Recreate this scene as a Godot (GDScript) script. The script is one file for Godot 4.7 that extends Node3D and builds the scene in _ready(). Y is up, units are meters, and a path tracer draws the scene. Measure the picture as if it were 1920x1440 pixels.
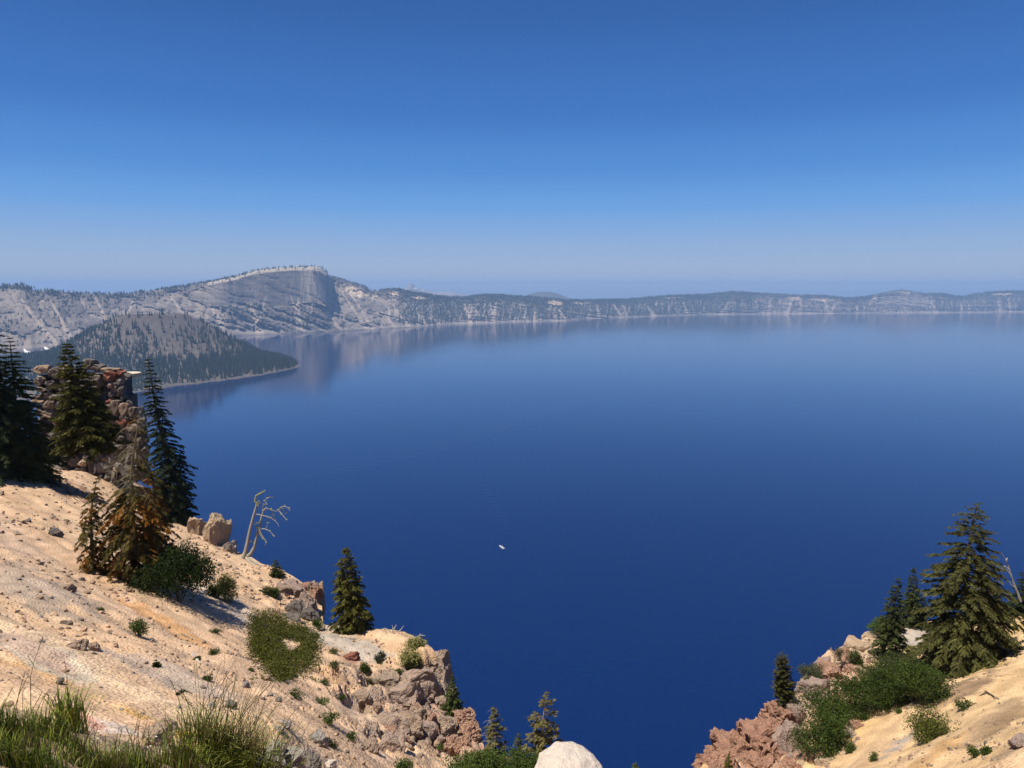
extends Node3D
# A deep blue crater lake seen from its rim: far caldera walls, a cinder-cone island, two eroded near slopes.

const FOCAL := 1400.0
const PITCH := 7.2
const EYE := Vector3(0, 285, 0)
const HUB := Vector2(0, 3.0)

var M := {}
var rng := RandomNumberGenerator.new()
var tilt: Basis
var noise_a := FastNoiseLite.new()
var noise_b := FastNoiseLite.new()
var noise_r := FastNoiseLite.new()
var noise_c := FastNoiseLite.new()

# ------------------------------------------------------------------ sky, sun, camera
func set_camera_and_light() -> void:
	var cam := Camera3D.new()
	cam.name = "camera"
	cam.position = EYE
	cam.rotation_degrees = Vector3(-PITCH, 0, 0)
	cam.fov = rad_to_deg(2.0 * atan(720.0 / FOCAL))
	cam.near = 0.1
	cam.far = 60000.0
	cam.current = true
	add_child(cam)
	var env := Environment.new()
	env.background_mode = Environment.BG_SKY
	var stops := [[-90.0, Color(0.1688, 0.2109, 0.2784)], [0.0, Color(0.2953, 0.3375, 0.3966)], [1.5, Color(0.2616, 0.3206, 0.4134)], [3.0, Color(0.2025, 0.2911, 0.4345)], [4.5, Color(0.1477, 0.2632, 0.4598)], [6.2, Color(0.0945, 0.2295, 0.4725)], [9.0, Color(0.0540, 0.1688, 0.4177)], [13.0, Color(0.0312, 0.1139, 0.3333)], [20.0, Color(0.0203, 0.0734, 0.2405)], [40.0, Color(0.0177, 0.0607, 0.1983)], [90.0, Color(0.0152, 0.0489, 0.1603)]]
	var im := Image.create(16, 1024, false, Image.FORMAT_RGBF)
	for y in 1024:
		var el := 90.0 - (y + 0.5) / 1024.0 * 180.0
		var c: Color = stops[0][1]
		for k in range(1, stops.size()):
			if el <= stops[k][0]:
				c = stops[k - 1][1].lerp(stops[k][1], smoothstep(0.0, 1.0, (el - stops[k - 1][0]) / (stops[k][0] - stops[k - 1][0])) * 0.35 + 0.65 * (el - stops[k - 1][0]) / (stops[k][0] - stops[k - 1][0]))
				break
		for x in 16:
			im.set_pixel(x, y, c)
	var pano := PanoramaSkyMaterial.new()
	pano.panorama = ImageTexture.create_from_image(im)
	var sky := Sky.new()
	sky.sky_material = pano
	env.sky = sky
	env.background_energy_multiplier = 1.0
	env.tonemap_mode = Environment.TONE_MAPPER_LINEAR
	env.tonemap_exposure = 1.6
	env.fog_enabled = true
	env.fog_density = 0.000078
	env.fog_light_color = Color(0.335, 0.565, 1.0).linear_to_srgb()
	env.sdfgi_enabled = true
	env.ssao_enabled = true
	env.ssil_enabled = true
	var we := WorldEnvironment.new()
	we.name = "environment"
	we.environment = env
	add_child(we)
	var sun := DirectionalLight3D.new()
	sun.name = "sun"
	sun.light_energy = 1.6
	sun.light_color = Color(1.0, 0.955, 0.88)
	sun.light_angular_distance = 0.53
	sun.shadow_enabled = true
	var towards := Vector3(-0.34, 0.92, 0.16).normalized()
	sun.basis = Basis.looking_at(-towards, Vector3(0, 0, -1))
	add_child(sun)

# ------------------------------------------------------------------ small helpers
func at(u: float, v: float, d: float) -> Vector3:
	return EYE + tilt * (Vector3((u - 960.0) / FOCAL, -(v - 720.0) / FOCAL, -1.0) * d)

var taken := {}
func numbered(called: String) -> String:
	var n: int = taken.get(called, 0)
	taken[called] = n + 1
	return called if n == 0 else "%s_%03d" % [called, n]

func tag(o: Node, label: String, category: String, group := "", kind := "") -> Node:
	if label: o.set_meta("label", label)
	if category: o.set_meta("category", category)
	if group: o.set_meta("group", group)
	if kind: o.set_meta("kind", kind)
	return o

func thing(called: String, label: String, category: String, where := Vector3.ZERO, turn := 0.0, group := "") -> Node3D:
	var o := Node3D.new()
	o.name = numbered(called)
	add_child(o)
	o.position = where
	o.rotation.y = turn
	tag(o, label, category, group)
	return o

func part(called: String, mesh: Mesh, mat: Material, parent: Node, xf := Transform3D.IDENTITY) -> MeshInstance3D:
	var o := MeshInstance3D.new()
	o.name = called if parent != self else numbered(called)
	o.mesh = mesh
	o.material_override = mat
	o.transform = xf
	parent.add_child(o, true)
	return o

class Geo:
	var v := PackedVector3Array()
	var c := PackedColorArray()
	func add(tris: PackedVector3Array, xf: Transform3D, col: Color) -> void:
		v.append_array(xf * tris)
		var k := PackedColorArray()
		k.resize(tris.size())
		k.fill(col)
		c.append_array(k)
	func tri(p: Vector3, q: Vector3, r: Vector3, col: Color) -> void:
		v.push_back(p); v.push_back(q); v.push_back(r)
		c.push_back(col); c.push_back(col); c.push_back(col)
	func tube(pts: Array, radii: Array, sides: int, col: Color) -> void:
		var rings: Array[PackedVector3Array] = []
		for i in pts.size():
			var dir: Vector3 = (pts[mini(i + 1, pts.size() - 1)] - pts[maxi(i - 1, 0)]).normalized()
			var s: Vector3 = dir.cross(Vector3(0.31, 0.11, 0.94)).normalized()
			var t: Vector3 = dir.cross(s)
			var ring := PackedVector3Array()
			for k in sides:
				var a := TAU * k / sides
				ring.push_back(pts[i] + (s * cos(a) + t * sin(a)) * float(radii[i]))
			rings.push_back(ring)
		for i in rings.size() - 1:
			for k in sides:
				var k2 := (k + 1) % sides
				tri(rings[i][k], rings[i + 1][k], rings[i + 1][k2], col)
				tri(rings[i][k], rings[i + 1][k2], rings[i][k2], col)
	func mesh() -> ArrayMesh:
		var a := []
		a.resize(Mesh.ARRAY_MAX)
		a[Mesh.ARRAY_VERTEX] = v
		a[Mesh.ARRAY_COLOR] = c
		var m := ArrayMesh.new()
		m.add_surface_from_arrays(Mesh.PRIMITIVE_TRIANGLES, a)
		return m

func grid_mesh(v: PackedVector3Array, c: PackedColorArray, cols: int, rows: int) -> ArrayMesh:
	# rows of cols vertices each; smooth normals from neighbours
	var n := PackedVector3Array()
	n.resize(v.size())
	for j in rows:
		var j0 := maxi(j - 1, 0) * cols
		var j1 := mini(j + 1, rows - 1) * cols
		for i in cols:
			var a := v[j * cols + mini(i + 1, cols - 1)] - v[j * cols + maxi(i - 1, 0)]
			var b := v[j1 + i] - v[j0 + i]
			var k := a.cross(b).normalized()
			n[j * cols + i] = k if k.y >= 0.0 else -k
	var idx := PackedInt32Array()
	idx.resize((cols - 1) * (rows - 1) * 6)
	var w := 0
	for j in rows - 1:
		for i in cols - 1:
			var q := j * cols + i
			idx[w] = q; idx[w + 1] = q + cols; idx[w + 2] = q + 1
			idx[w + 3] = q + 1; idx[w + 4] = q + cols; idx[w + 5] = q + cols + 1
			w += 6
	var arr := []
	arr.resize(Mesh.ARRAY_MAX)
	arr[Mesh.ARRAY_VERTEX] = v
	arr[Mesh.ARRAY_NORMAL] = n
	arr[Mesh.ARRAY_COLOR] = c
	arr[Mesh.ARRAY_INDEX] = idx
	var m := ArrayMesh.new()
	m.add_surface_from_arrays(Mesh.PRIMITIVE_TRIANGLES, arr)
	return m

func line(table: Array, x: float, k := 1) -> float:
	# linear interpolation in rows [x, value, ...] sorted by x
	if x <= table[0][0]: return table[0][k]
	for i in range(1, table.size()):
		if x <= table[i][0]:
			return lerpf(table[i - 1][k], table[i][k], (x - table[i - 1][0]) / maxf(table[i][0] - table[i - 1][0], 1e-6))
	return table[-1][k]

func between(a: float, b: float) -> float:
	return rng.randf_range(a, b)

# ------------------------------------------------------------------ materials
func noise_texture(kind: int, freq: float, octaves: int, lo: float, hi: float, seed_: int, size := 512, normal := 0.0) -> NoiseTexture2D:
	var n := FastNoiseLite.new()
	n.seed = seed_
	n.noise_type = kind
	n.frequency = freq
	n.fractal_octaves = octaves
	var t := NoiseTexture2D.new()
	t.width = size
	t.height = size
	t.seamless = true
	t.noise = n
	if normal > 0.0:
		t.as_normal_map = true
		t.bump_strength = normal
	else:
		var g := Gradient.new()
		g.set_color(0, Color(lo, lo, lo))
		g.set_color(1, Color(hi, hi, hi))
		t.color_ramp = g
	return t

func vertex_mat(called: String, rough: float) -> StandardMaterial3D:
	var m := StandardMaterial3D.new()
	m.resource_name = called
	m.vertex_color_use_as_albedo = true
	m.roughness = rough
	m.metallic_specular = 0.3
	M[called] = m
	return m

func triplanar(m: StandardMaterial3D, world: bool, scale: float) -> void:
	m.uv1_triplanar = true
	m.uv1_world_triplanar = world
	m.uv1_scale = Vector3(scale, scale, scale)

func make_materials() -> void:
	var S := FastNoiseLite.TYPE_SIMPLEX_SMOOTH
	var fine := noise_texture(S, 0.045, 5, 0.82, 1.0, 11)
	var ramp := Gradient.new()
	ramp.offsets = PackedFloat32Array([0.0, 0.26, 0.42, 1.0])
	ramp.colors = PackedColorArray([Color(0.55, 0.52, 0.50), Color(0.80, 0.78, 0.76), Color(0.93, 0.93, 0.93), Color(1, 1, 1)])
	var flecks := noise_texture(S, 0.075, 4, 0, 1, 15)
	flecks.color_ramp = ramp
	var coarse := noise_texture(S, 0.012, 5, 0.90, 1.0, 12)
	var bumps := noise_texture(S, 0.06, 6, 0.0, 1.0, 13)
	var cells := noise_texture(FastNoiseLite.TYPE_CELLULAR, 0.03, 3, 0.0, 1.0, 14)
	var m := vertex_mat("soil", 0.95)
	m.albedo_texture = flecks
	triplanar(m, true, 0.31)
	m.heightmap_enabled = true
	m.heightmap_texture = bumps
	m.heightmap_scale = 6.0
	m.detail_enabled = true
	m.detail_blend_mode = BaseMaterial3D.BLEND_MODE_MUL
	m.detail_albedo = coarse
	m.detail_uv_layer = BaseMaterial3D.DETAIL_UV_2
	m.uv2_triplanar = true
	m.uv2_world_triplanar = true
	m.uv2_scale = Vector3(0.11, 0.11, 0.11)
	m = vertex_mat("far_rock", 0.95)
	m.albedo_texture = fine
	triplanar(m, true, 0.004)
	for spec in [["rock_grey", Color(0.30, 0.27, 0.245)], ["rock_dark", Color(0.17, 0.15, 0.135)], ["rock_brown", Color(0.33, 0.245, 0.185)], ["rock_tan", Color(0.45, 0.34, 0.24)], ["rock_pink", Color(0.47, 0.29, 0.21)], ["rock_red", Color(0.27, 0.115, 0.08)], ["rock_pale", Color(0.52, 0.46, 0.40)], ["rock_face", Color(0.45, 0.345, 0.27)], ["rock_ledge", Color(0.37, 0.28, 0.225)], ["rock_rust", Color(0.44, 0.255, 0.185)], ["rock_umber", Color(0.20, 0.155, 0.125)], ["rock_mauve", Color(0.33, 0.25, 0.215)]]:
		var r := StandardMaterial3D.new()
		r.resource_name = spec[0]
		r.albedo_color = spec[1].linear_to_srgb()
		r.albedo_texture = fine
		r.roughness = 0.92
		r.metallic_specular = 0.3
		triplanar(r, true, 1.3)
		r.heightmap_enabled = true
		r.heightmap_texture = cells if spec[0] != "rock_pale" else bumps
		r.heightmap_scale = 14.0 if spec[0] in ["rock_rust", "rock_pink", "rock_face"] else 7.0 if spec[0] != "rock_pale" else 0.8
		M[spec[0]] = r
	m = vertex_mat("pebble", 0.95)
	m = vertex_mat("needles", 0.75)
	m.backlight_enabled = true
	m.backlight = Color(0.22, 0.22, 0.22).linear_to_srgb()
	m = vertex_mat("leaves", 0.8)
	m.metallic_specular = 0.2
	m.backlight_enabled = true
	m.backlight = Color(0.24, 0.24, 0.24).linear_to_srgb()
	m = vertex_mat("bark", 0.9)
	m.albedo_texture = fine
	triplanar(m, false, 2.0)
	m.heightmap_enabled = true
	m.heightmap_texture = bumps
	m.heightmap_scale = 2.0
	m = vertex_mat("far_trees", 0.9)
	var w := StandardMaterial3D.new()
	w.resource_name = "water"
	w.albedo_color = Color(0.0001, 0.0100, 0.064).linear_to_srgb()
	w.roughness = 0.05
	w.metallic_specular = 0.36
	w.normal_enabled = true
	w.normal_texture = noise_texture(S, 0.016, 4, 0, 1, 21, 1024, 3.0)
	w.normal_scale = 0.17
	w.uv1_triplanar = true
	w.uv1_world_triplanar = true
	w.uv1_scale = Vector3(1.0 / 260.0, 1.0 / 150.0, 1.0 / 120.0)
	M["water"] = w
	var paint := StandardMaterial3D.new()
	paint.albedo_color = Color(0.55, 0.56, 0.57).linear_to_srgb()
	paint.roughness = 0.35
	M["white_paint"] = paint
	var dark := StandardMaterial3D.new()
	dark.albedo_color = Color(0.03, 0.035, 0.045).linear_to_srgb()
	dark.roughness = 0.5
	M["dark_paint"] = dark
	var snow := StandardMaterial3D.new()
	snow.albedo_color = Color(0.86, 0.87, 0.88).linear_to_srgb()
	snow.roughness = 0.8
	M["snow"] = snow
	var cream := StandardMaterial3D.new()
	cream.albedo_color = Color(0.55, 0.49, 0.38).linear_to_srgb()
	cream.albedo_texture = fine
	triplanar(cream, true, 0.8)
	cream.roughness = 0.9
	M["concrete"] = cream

# ------------------------------------------------------------------ near ground
# [u, v, depth] of places on the two slopes, read off the photograph; then bare [x, below eye, z] near the camera
var seen_points := [
	[-250, 940, 40], [-250, 1200, 14], [0, 885, 47], [0, 960, 38], [0, 1100, 25], [0, 1250, 14.5], [0, 1340, 8.5], [0, 1440, 4.6], [150, 885, 56], [90, 890, 54],
	[150, 980, 42], [150, 1120, 26], [150, 1250, 16], [200, 1370, 9.0], [200, 1440, 5.2], [300, 960, 57], [345, 985, 55.5], [300, 1120, 31], [300, 1200, 24.5], [330, 1290, 16.5],
	[330, 1380, 10.5], [380, 1440, 6.0], [440, 1034, 50], [430, 1120, 35.5], [460, 1240, 23.5], [470, 1330, 15.5], [500, 1410, 10.5], [500, 1062, 47], [540, 1085, 44.5], [540, 1140, 40],
	[560, 1190, 35], [560, 1260, 26.5], [600, 1340, 20], [620, 1420, 14.5], [600, 1176, 38], [660, 1178, 37], [720, 1180, 36], [640, 1240, 31.5], [700, 1240, 32.8], [780, 1196, 34.6],
	[660, 1310, 26.5], [680, 1390, 21.5], [760, 1300, 30.2], [760, 1400, 23.5], [820, 1260, 32.6], [840, 1330, 30.6], [830, 1400, 27.0], [890, 1366, 29.2], [880, 1440, 25.0], [960, 1450, 25.0], [760, 1460, 19.5],
	[1315, 1442, 28.5], [1360, 1400, 30], [1440, 1345, 32], [1490, 1290, 34], [1560, 1225, 36.5], [1640, 1192, 39], [1700, 1172, 41], [1800, 1165, 42.5], [1860, 1160, 41.5], [1930, 1143, 41.5], [2150, 1110, 40],
	[1420, 1420, 29.5], [1520, 1360, 30.5], [1600, 1280, 34], [1700, 1240, 36], [1790, 1250, 34.5], [1920, 1200, 33.5], [1920, 1270, 25.5], [1850, 1320, 24.5], [1750, 1370, 24.5], [1620, 1380, 27.5], [1560, 1440, 26], [1700, 1440, 20.5], [1800, 1440, 17], [1920, 1440, 13.5], [1920, 1360, 18], [2150, 1300, 18],
]
var bare_points := [
	[0, -1.75, 0.6], [0, -1.5, 3], [-3, -1.6, 1], [3, -1.8, 1], [-4, -1.4, 4], [4, -1.6, 4], [0, -1.4, 7], [0.3, -2.3, -1.4], [0.4, -3.55, -4.7], [2.5, -2.6, -1.5], [4, -4.2, -4.5], [-1.5, -2.2, -1.2], [-1.3, -3.9, -4.8],
	[0.5, -7.0, -8.5], [1.5, -10.8, -12], [4.5, -8.2, -8.5], [6, -11.5, -13], [3, -15.5, -18], [1.2, -17.5, -24], [5.5, -18.5, -24], [7, -3.2, -2], [10, -2.6, 2], [-8, -2.0, 0], [-10, -1.6, 5], [10, -2.0, 7], [-2.6, -8.6, -9], [-0.6, -12.6, -15],
]
var rim_edge := [
	[-700, 900, 60], [-250, 880, 64], [60, 870, 66], [250, 900, 66], [340, 960, 59], [368, 985, 56.5], [440, 1032, 50.5], [500, 1062, 47.2], [560, 1087, 44.4], [602, 1097, 43], [606, 1174, 38.3],
	[660, 1176, 37.2], [720, 1180, 36.2], [782, 1192, 34.8], [800, 1222, 33.9], [830, 1262, 32.8], [848, 1325, 31], [895, 1364, 29.3], [930, 1440, 25.5], [1000, 1470, 24.5], [1150, 1520, 23.0], [1290, 1470, 27.0],
	[1315, 1442, 28.7], [1355, 1398, 30.2], [1440, 1340, 32.2], [1484, 1326, 32.8], [1492, 1276, 34.2], [1560, 1218, 36.8], [1640, 1190, 39.3], [1690, 1166, 41.5], [1780, 1166, 43], [1860, 1160, 42.5], [1930, 1143, 42.5], [2200, 1110, 42], [2700, 1060, 42],
]
var rbf_x := PackedFloat64Array()
var rbf_z := PackedFloat64Array()
var rbf_w := PackedFloat64Array()
var edge_az := PackedFloat64Array()
var edge_r := PackedFloat64Array()

func fit_ground() -> void:
	var ys := PackedFloat64Array()
	for p in seen_points:
		var q := at(p[0], p[1], p[2])
		rbf_x.push_back(q.x); rbf_z.push_back(q.z); ys.push_back(q.y - EYE.y)
	for p in bare_points:
		rbf_x.push_back(p[0]); rbf_z.push_back(p[2]); ys.push_back(p[1])
	var n := rbf_x.size()
	var a: Array[PackedFloat64Array] = []
	for i in n + 3:
		var row := PackedFloat64Array()
		row.resize(n + 4)
		a.push_back(row)
	for i in n:
		for j in n:
			a[i][j] = sqrt((rbf_x[i] - rbf_x[j]) ** 2 + (rbf_z[i] - rbf_z[j]) ** 2 + 1.0)
		a[i][i] += 0.02
		a[i][n] = 1.0; a[i][n + 1] = rbf_x[i]; a[i][n + 2] = rbf_z[i]
		a[n][i] = 1.0; a[n + 1][i] = rbf_x[i]; a[n + 2][i] = rbf_z[i]
		a[i][n + 3] = ys[i]
	var t := n + 3
	for i in t:
		var best := i
		for j in range(i + 1, t):
			if absf(a[j][i]) > absf(a[best][i]): best = j
		var swap := a[i]
		a[i] = a[best]
		a[best] = swap
		var piv := a[i]
		for j in range(i + 1, t):
			var row := a[j]
			var f := row[i] / piv[i]
			if f != 0.0:
				for k in range(i, t + 1):
					row[k] -= f * piv[k]
				a[j] = row
	rbf_w.resize(t)
	for i in range(t - 1, -1, -1):
		var s := a[i][t]
		for k in range(i + 1, t):
			s -= a[i][k] * rbf_w[k]
		rbf_w[i] = s / a[i][i]
	for p in rim_edge:
		var q := at(p[0], p[1], p[2])
		var az := atan2(q.x - HUB.x, HUB.y - q.z)
		if edge_az.size() and az <= edge_az[-1]: az = edge_az[-1] + 0.0006
		edge_az.push_back(az)
		edge_r.push_back(Vector2(q.x - HUB.x, q.z - HUB.y).length())

func smooth_ground(x: float, z: float) -> float:
	var n := rbf_x.size()
	var s := rbf_w[n] + rbf_w[n + 1] * x + rbf_w[n + 2] * z
	for i in n:
		var dx := x - rbf_x[i]
		var dz := z - rbf_z[i]
		s += rbf_w[i] * sqrt(dx * dx + dz * dz + 1.0)
	return s + EYE.y

func flow(x: float, z: float) -> Vector2:
	# along and across the direction in which debris runs down
	var s := smoothstep(0.0, 8.0, x - 2.0)
	var g := Vector2(0.81, 0.59).lerp(Vector2(-0.76, 0.65), s).normalized()
	return Vector2(x * g.x + z * g.y, -x * g.y + z * g.x)

func relief(x: float, z: float) -> float:
	var f := flow(x, z)
	var far := smoothstep(3.0, 12.0, Vector2(x, z).length())
	return noise_a.get_noise_2d(x * 3.2, z * 3.2) * 0.16 + noise_b.get_noise_2d(f.x * 2.2, f.y * 14.0) * 0.24 * far + noise_b.get_noise_2d(x * 22.0 + 50.0, z * 22.0) * 0.12 + crag(x, z)

# bare bedrock breaking through the soil: [u, v, radius, height]
var crags := [[750, 1330, 3.6, 1.0], [815, 1290, 2.6, 1.0], [860, 1380, 2.4, 0.7], [700, 1380, 1.8, 0.7], [560, 1130, 2.6, 0.6], [1400, 1405, 3.2, 0.8], [1460, 1370, 2.6, 0.8], [1560, 1255, 2.8, 0.7], [1500, 1320, 2.2, 0.8], [1610, 1220, 2.4, 0.5]]
var crag_at: Array = []

func crag(x: float, z: float) -> float:
	var s := 0.0
	for c in crag_at:
		var q: float = ((x - c[0]) ** 2 + (z - c[1]) ** 2) / (c[2] * c[2])
		if q < 1.3:
			var k := 1.0 - smoothstep(0.45, 1.25, q + 0.5 * noise_a.get_noise_2d(x * 9.0, z * 9.0))
			s = maxf(s, k * c[3])
	if s <= 0.0: return 0.0
	return s * (0.45 * noise_c.get_noise_2d(x + 0.25 * noise_b.get_noise_2d(x * 40.0, z * 40.0), z) + 0.22 * noise_c.get_noise_2d(x * 2.7 + 40.0, z * 2.7))

func edge_at(az: float) -> float:
	var k := edge_az.bsearch(az)
	if k <= 0: return edge_r[0]
	if k >= edge_az.size(): return edge_r[-1]
	return lerpf(edge_r[k - 1], edge_r[k], (az - edge_az[k - 1]) / (edge_az[k] - edge_az[k - 1]))

func ground(x: float, z: float) -> float:
	var az := atan2(x - HUB.x, HUB.y - z)
	var r := Vector2(x - HUB.x, z - HUB.y).length()
	var e := edge_at(az)
	if r <= e: return smooth_ground(x, z) + relief(x, z)
	var ex := HUB.x + sin(az) * e
	var ez := HUB.y - cos(az) * e
	return smooth_ground(ex, ez) + relief(ex, ez) - (r - e) * 1.9

func hit(u: float, v: float, fallback := 40.0) -> Vector3:
	# where the line of sight through a place in the picture meets the slope
	var d := 2.5
	var dir := at(u, v, 1.0) - EYE
	var last := d
	while d < 80.0:
		var p := EYE + dir * d
		if p.y < ground(p.x, p.z):
			var lo := last
			var hi := d
			for k in 7:
				var mid := (lo + hi) * 0.5
				p = EYE + dir * mid
				if p.y < ground(p.x, p.z): hi = mid
				else: lo = mid
			p = EYE + dir * hi
			return Vector3(p.x, ground(p.x, p.z), p.z)
		last = d
		d *= 1.03
	return EYE + dir * fallback

# soil stains: [u, v, half length along the fall line, half width, colour, strength]
var stains := [
	[20, 1245, 2.2, 0.5, Color(0.64, 0.40, 0.20), 0.8], [215, 1325, 1.0, 0.28, Color(0.66, 0.48, 0.24), 0.7], [250, 1340, 0.8, 0.2, Color(0.62, 0.36, 0.11), 0.8], [330, 1372, 0.9, 0.2, Color(0.60, 0.31, 0.07), 1.0], [375, 1390, 0.7, 0.18, Color(0.62, 0.42, 0.12), 1.0],
	[205, 1368, 0.75, 0.28, Color(0.64, 0.55, 0.48), 0.9], [150, 1345, 0.5, 0.2, Color(0.55, 0.30, 0.23), 0.9], [300, 1165, 3.2, 0.55, Color(0.58, 0.33, 0.16), 0.85], [345, 1195, 3.0, 0.4, Color(0.58, 0.35, 0.18), 0.7],
	[40, 1080, 4.5, 1.4, Color(0.42, 0.335, 0.27), 0.75], [120, 1130, 3.0, 0.9, Color(0.43, 0.35, 0.285), 0.7], [290, 1255, 3.2, 0.7, Color(0.46, 0.38, 0.32), 0.7], [380, 1285, 1.8, 0.6, Color(0.47, 0.385, 0.32), 0.6], [60, 1225, 2.0, 0.5, Color(0.62, 0.54, 0.43), 0.8],
	[400, 1135, 3.5, 0.9, Color(0.52, 0.455, 0.40), 0.8], [450, 1150, 3.0, 0.8, Color(0.51, 0.45, 0.40), 0.7], [640, 1200, 2.6, 1.2, Color(0.47, 0.43, 0.38), 0.85], [600, 1180, 2.0, 0.7, Color(0.47, 0.43, 0.38), 0.7], [660, 1240, 0.4, 0.3, Color(0.45, 0.22, 0.16), 0.8],
	[240, 1398, 0.9, 0.45, Color(0.31, 0.22, 0.155), 0.95], [120, 1420, 1.6, 0.8, Color(0.31, 0.23, 0.16), 0.9], [20, 1400, 1.6, 0.8, Color(0.29, 0.22, 0.15), 0.9], [360, 1435, 1.4, 0.6, Color(0.33, 0.25, 0.18), 0.8], [20, 1200, 2.0, 0.35, Color(0.52, 0.36, 0.29), 0.7],
	[130, 915, 4.0, 1.6, Color(0.31, 0.175, 0.11), 0.85], [230, 1060, 3.0, 1.3, Color(0.45, 0.27, 0.17), 0.6],
	[1800, 1290, 2.5, 1.1, Color(0.30, 0.205, 0.13), 0.85], [1850, 1360, 2.6, 0.55, Color(0.36, 0.25, 0.155), 0.7], [1900, 1345, 1.6, 0.4, Color(0.34, 0.23, 0.13), 0.8], [1680, 1400, 1.8, 0.35, Color(0.40, 0.35, 0.31), 0.9], [1715, 1195, 2.2, 1.4, Color(0.45, 0.41, 0.37), 0.95], [1880, 1420, 1.6, 0.35, Color(0.36, 0.255, 0.16), 0.7],
	[1790, 1265, 3.0, 1.4, Color(0.30, 0.20, 0.13), 0.8], [1860, 1230, 3.5, 0.8, Color(0.64, 0.46, 0.20), 0.7], [1905, 1180, 3.0, 0.8, Color(0.66, 0.48, 0.19), 0.8], [1620, 1360, 2.0, 0.5, Color(0.64, 0.46, 0.22), 0.6], [1740, 1420, 3.0, 0.4, Color(0.62, 0.38, 0.17), 0.7],
	[1400, 1400, 3.0, 2.2, Color(0.46, 0.28, 0.20), 0.95], [1560, 1255, 3.0, 1.4, Color(0.46, 0.31, 0.23), 0.9], [1500, 1330, 2.5, 1.4, Color(0.40, 0.30, 0.25), 0.9], [1600, 1215, 3.0, 1.0, Color(0.54, 0.43, 0.31), 0.8],
	[780, 1330, 3.4, 2.6, Color(0.40, 0.29, 0.22), 0.9], [850, 1380, 2.2, 1.6, Color(0.48, 0.31, 0.24), 0.8], [720, 1360, 2.0, 1.2, Color(0.46, 0.36, 0.28), 0.6], [560, 1120, 2.4, 1.2, Color(0.45, 0.33, 0.25), 0.7],
]
var stain_at: Array = []

func soil_color(x: float, z: float) -> Color:
	var f := flow(x, z)
	var n1 := noise_a.get_noise_2d(f.x * 0.55 + 40.0, f.y * 3.2)
	var n2 := noise_b.get_noise_2d(f.x * 1.9, f.y * 22.0 + 90.0)
	var n3 := noise_b.get_noise_2d(x * 30.0, z * 30.0)
	var c := Color(0.635, 0.445, 0.295)
	if x > 4.0: c = Color(0.675, 0.47, 0.25)
	c = c.lerp(Color(0.55, 0.41, 0.315), clampf(n1 * 1.6, 0.0, 0.75))
	c = c.lerp(Color(0.68, 0.53, 0.375), clampf(-n1 * 1.5, 0.0, 0.7))
	c = c.lerp(Color(0.42, 0.27, 0.165), clampf(n2 * 1.7 - 0.10, 0.0, 0.5))
	var wx := noise_a.get_noise_2d(x * 6.0 + 7.0, z * 6.0) * 0.5
	for s in stain_at:
		var a: float = (f.x - s[0]) / s[2]
		var b: float = (f.y - s[1]) / s[3]
		var q := a * a + b * b
		if q < 4.0:
			c = c.lerp(s[4], s[5] * (1.0 - smoothstep(0.45, 1.35, q + wx * 2.0 + n2 * 1.2 + n3 * 1.1)))
	var k := 1.0 + n3 * 0.42 + n2 * 0.2
	return Color(c.r * k, c.g * k, c.b * k)

func build_near_ground() -> void:
	fit_ground()
	var found := []
	for q in crags:
		var p := hit(q[0], q[1])
		found.push_back([p.x, p.z, q[2], q[3]])
	crag_at = found
	for s in stains:
		var p := hit(s[0], s[1])
		var f := flow(p.x, p.z)
		stain_at.push_back([f.x, f.y, s[2], s[3], s[4], s[5]])
	var cols := 560
	var inner := 330
	var outside := [0.12, 0.35, 0.7, 1.2, 2.0, 3.5, 6.0, 10.0, 16.0, 25.0, 40.0, 65.0, 100.0, 155.0]
	var rows := inner + outside.size()
	var v := PackedVector3Array()
	var c := PackedColorArray()
	v.resize(cols * rows)
	c.resize(cols * rows)
	for i in cols:
		var az := deg_to_rad(lerpf(-56.0, 56.0, i / (cols - 1.0)))
		var e := edge_at(az)
		var sa := sin(az)
		var ca := cos(az)
		var last := 0.0
		for j in inner:
			var r := minf(e, 0.5 + 6.0 * j / 22.0 if j < 22 else 6.5 * pow(72.0 / 6.5, (j - 22) / (inner - 23.0)))
			var x := HUB.x + sa * r
			var z := HUB.y - ca * r
			last = smooth_ground(x, z) + relief(x, z)
			v[j * cols + i] = Vector3(x, last, z)
			c[j * cols + i] = soil_color(x, z)
		for k in outside.size():
			var r: float = e + outside[k]
			var x := HUB.x + sa * r
			var z := HUB.y - ca * r
			var rough: float = noise_a.get_noise_3d(x * 2.0, last - outside[k] * 1.9, z * 2.0) * minf(outside[k] * 0.5, 6.0)
			v[(inner + k) * cols + i] = Vector3(x + sa * rough, maxf(last - outside[k] * 1.9, -8.0), z - ca * rough)
			c[(inner + k) * cols + i] = Color(0.34, 0.25, 0.19).lerp(Color(0.48, 0.36, 0.27), 0.5 + 0.5 * noise_a.get_noise_3d(x * 4.0, last - outside[k], z * 4.0))
	tag(part("hillside", grid_mesh(v, c, cols, rows), M.soil, self), "", "", "", "structure")

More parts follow.
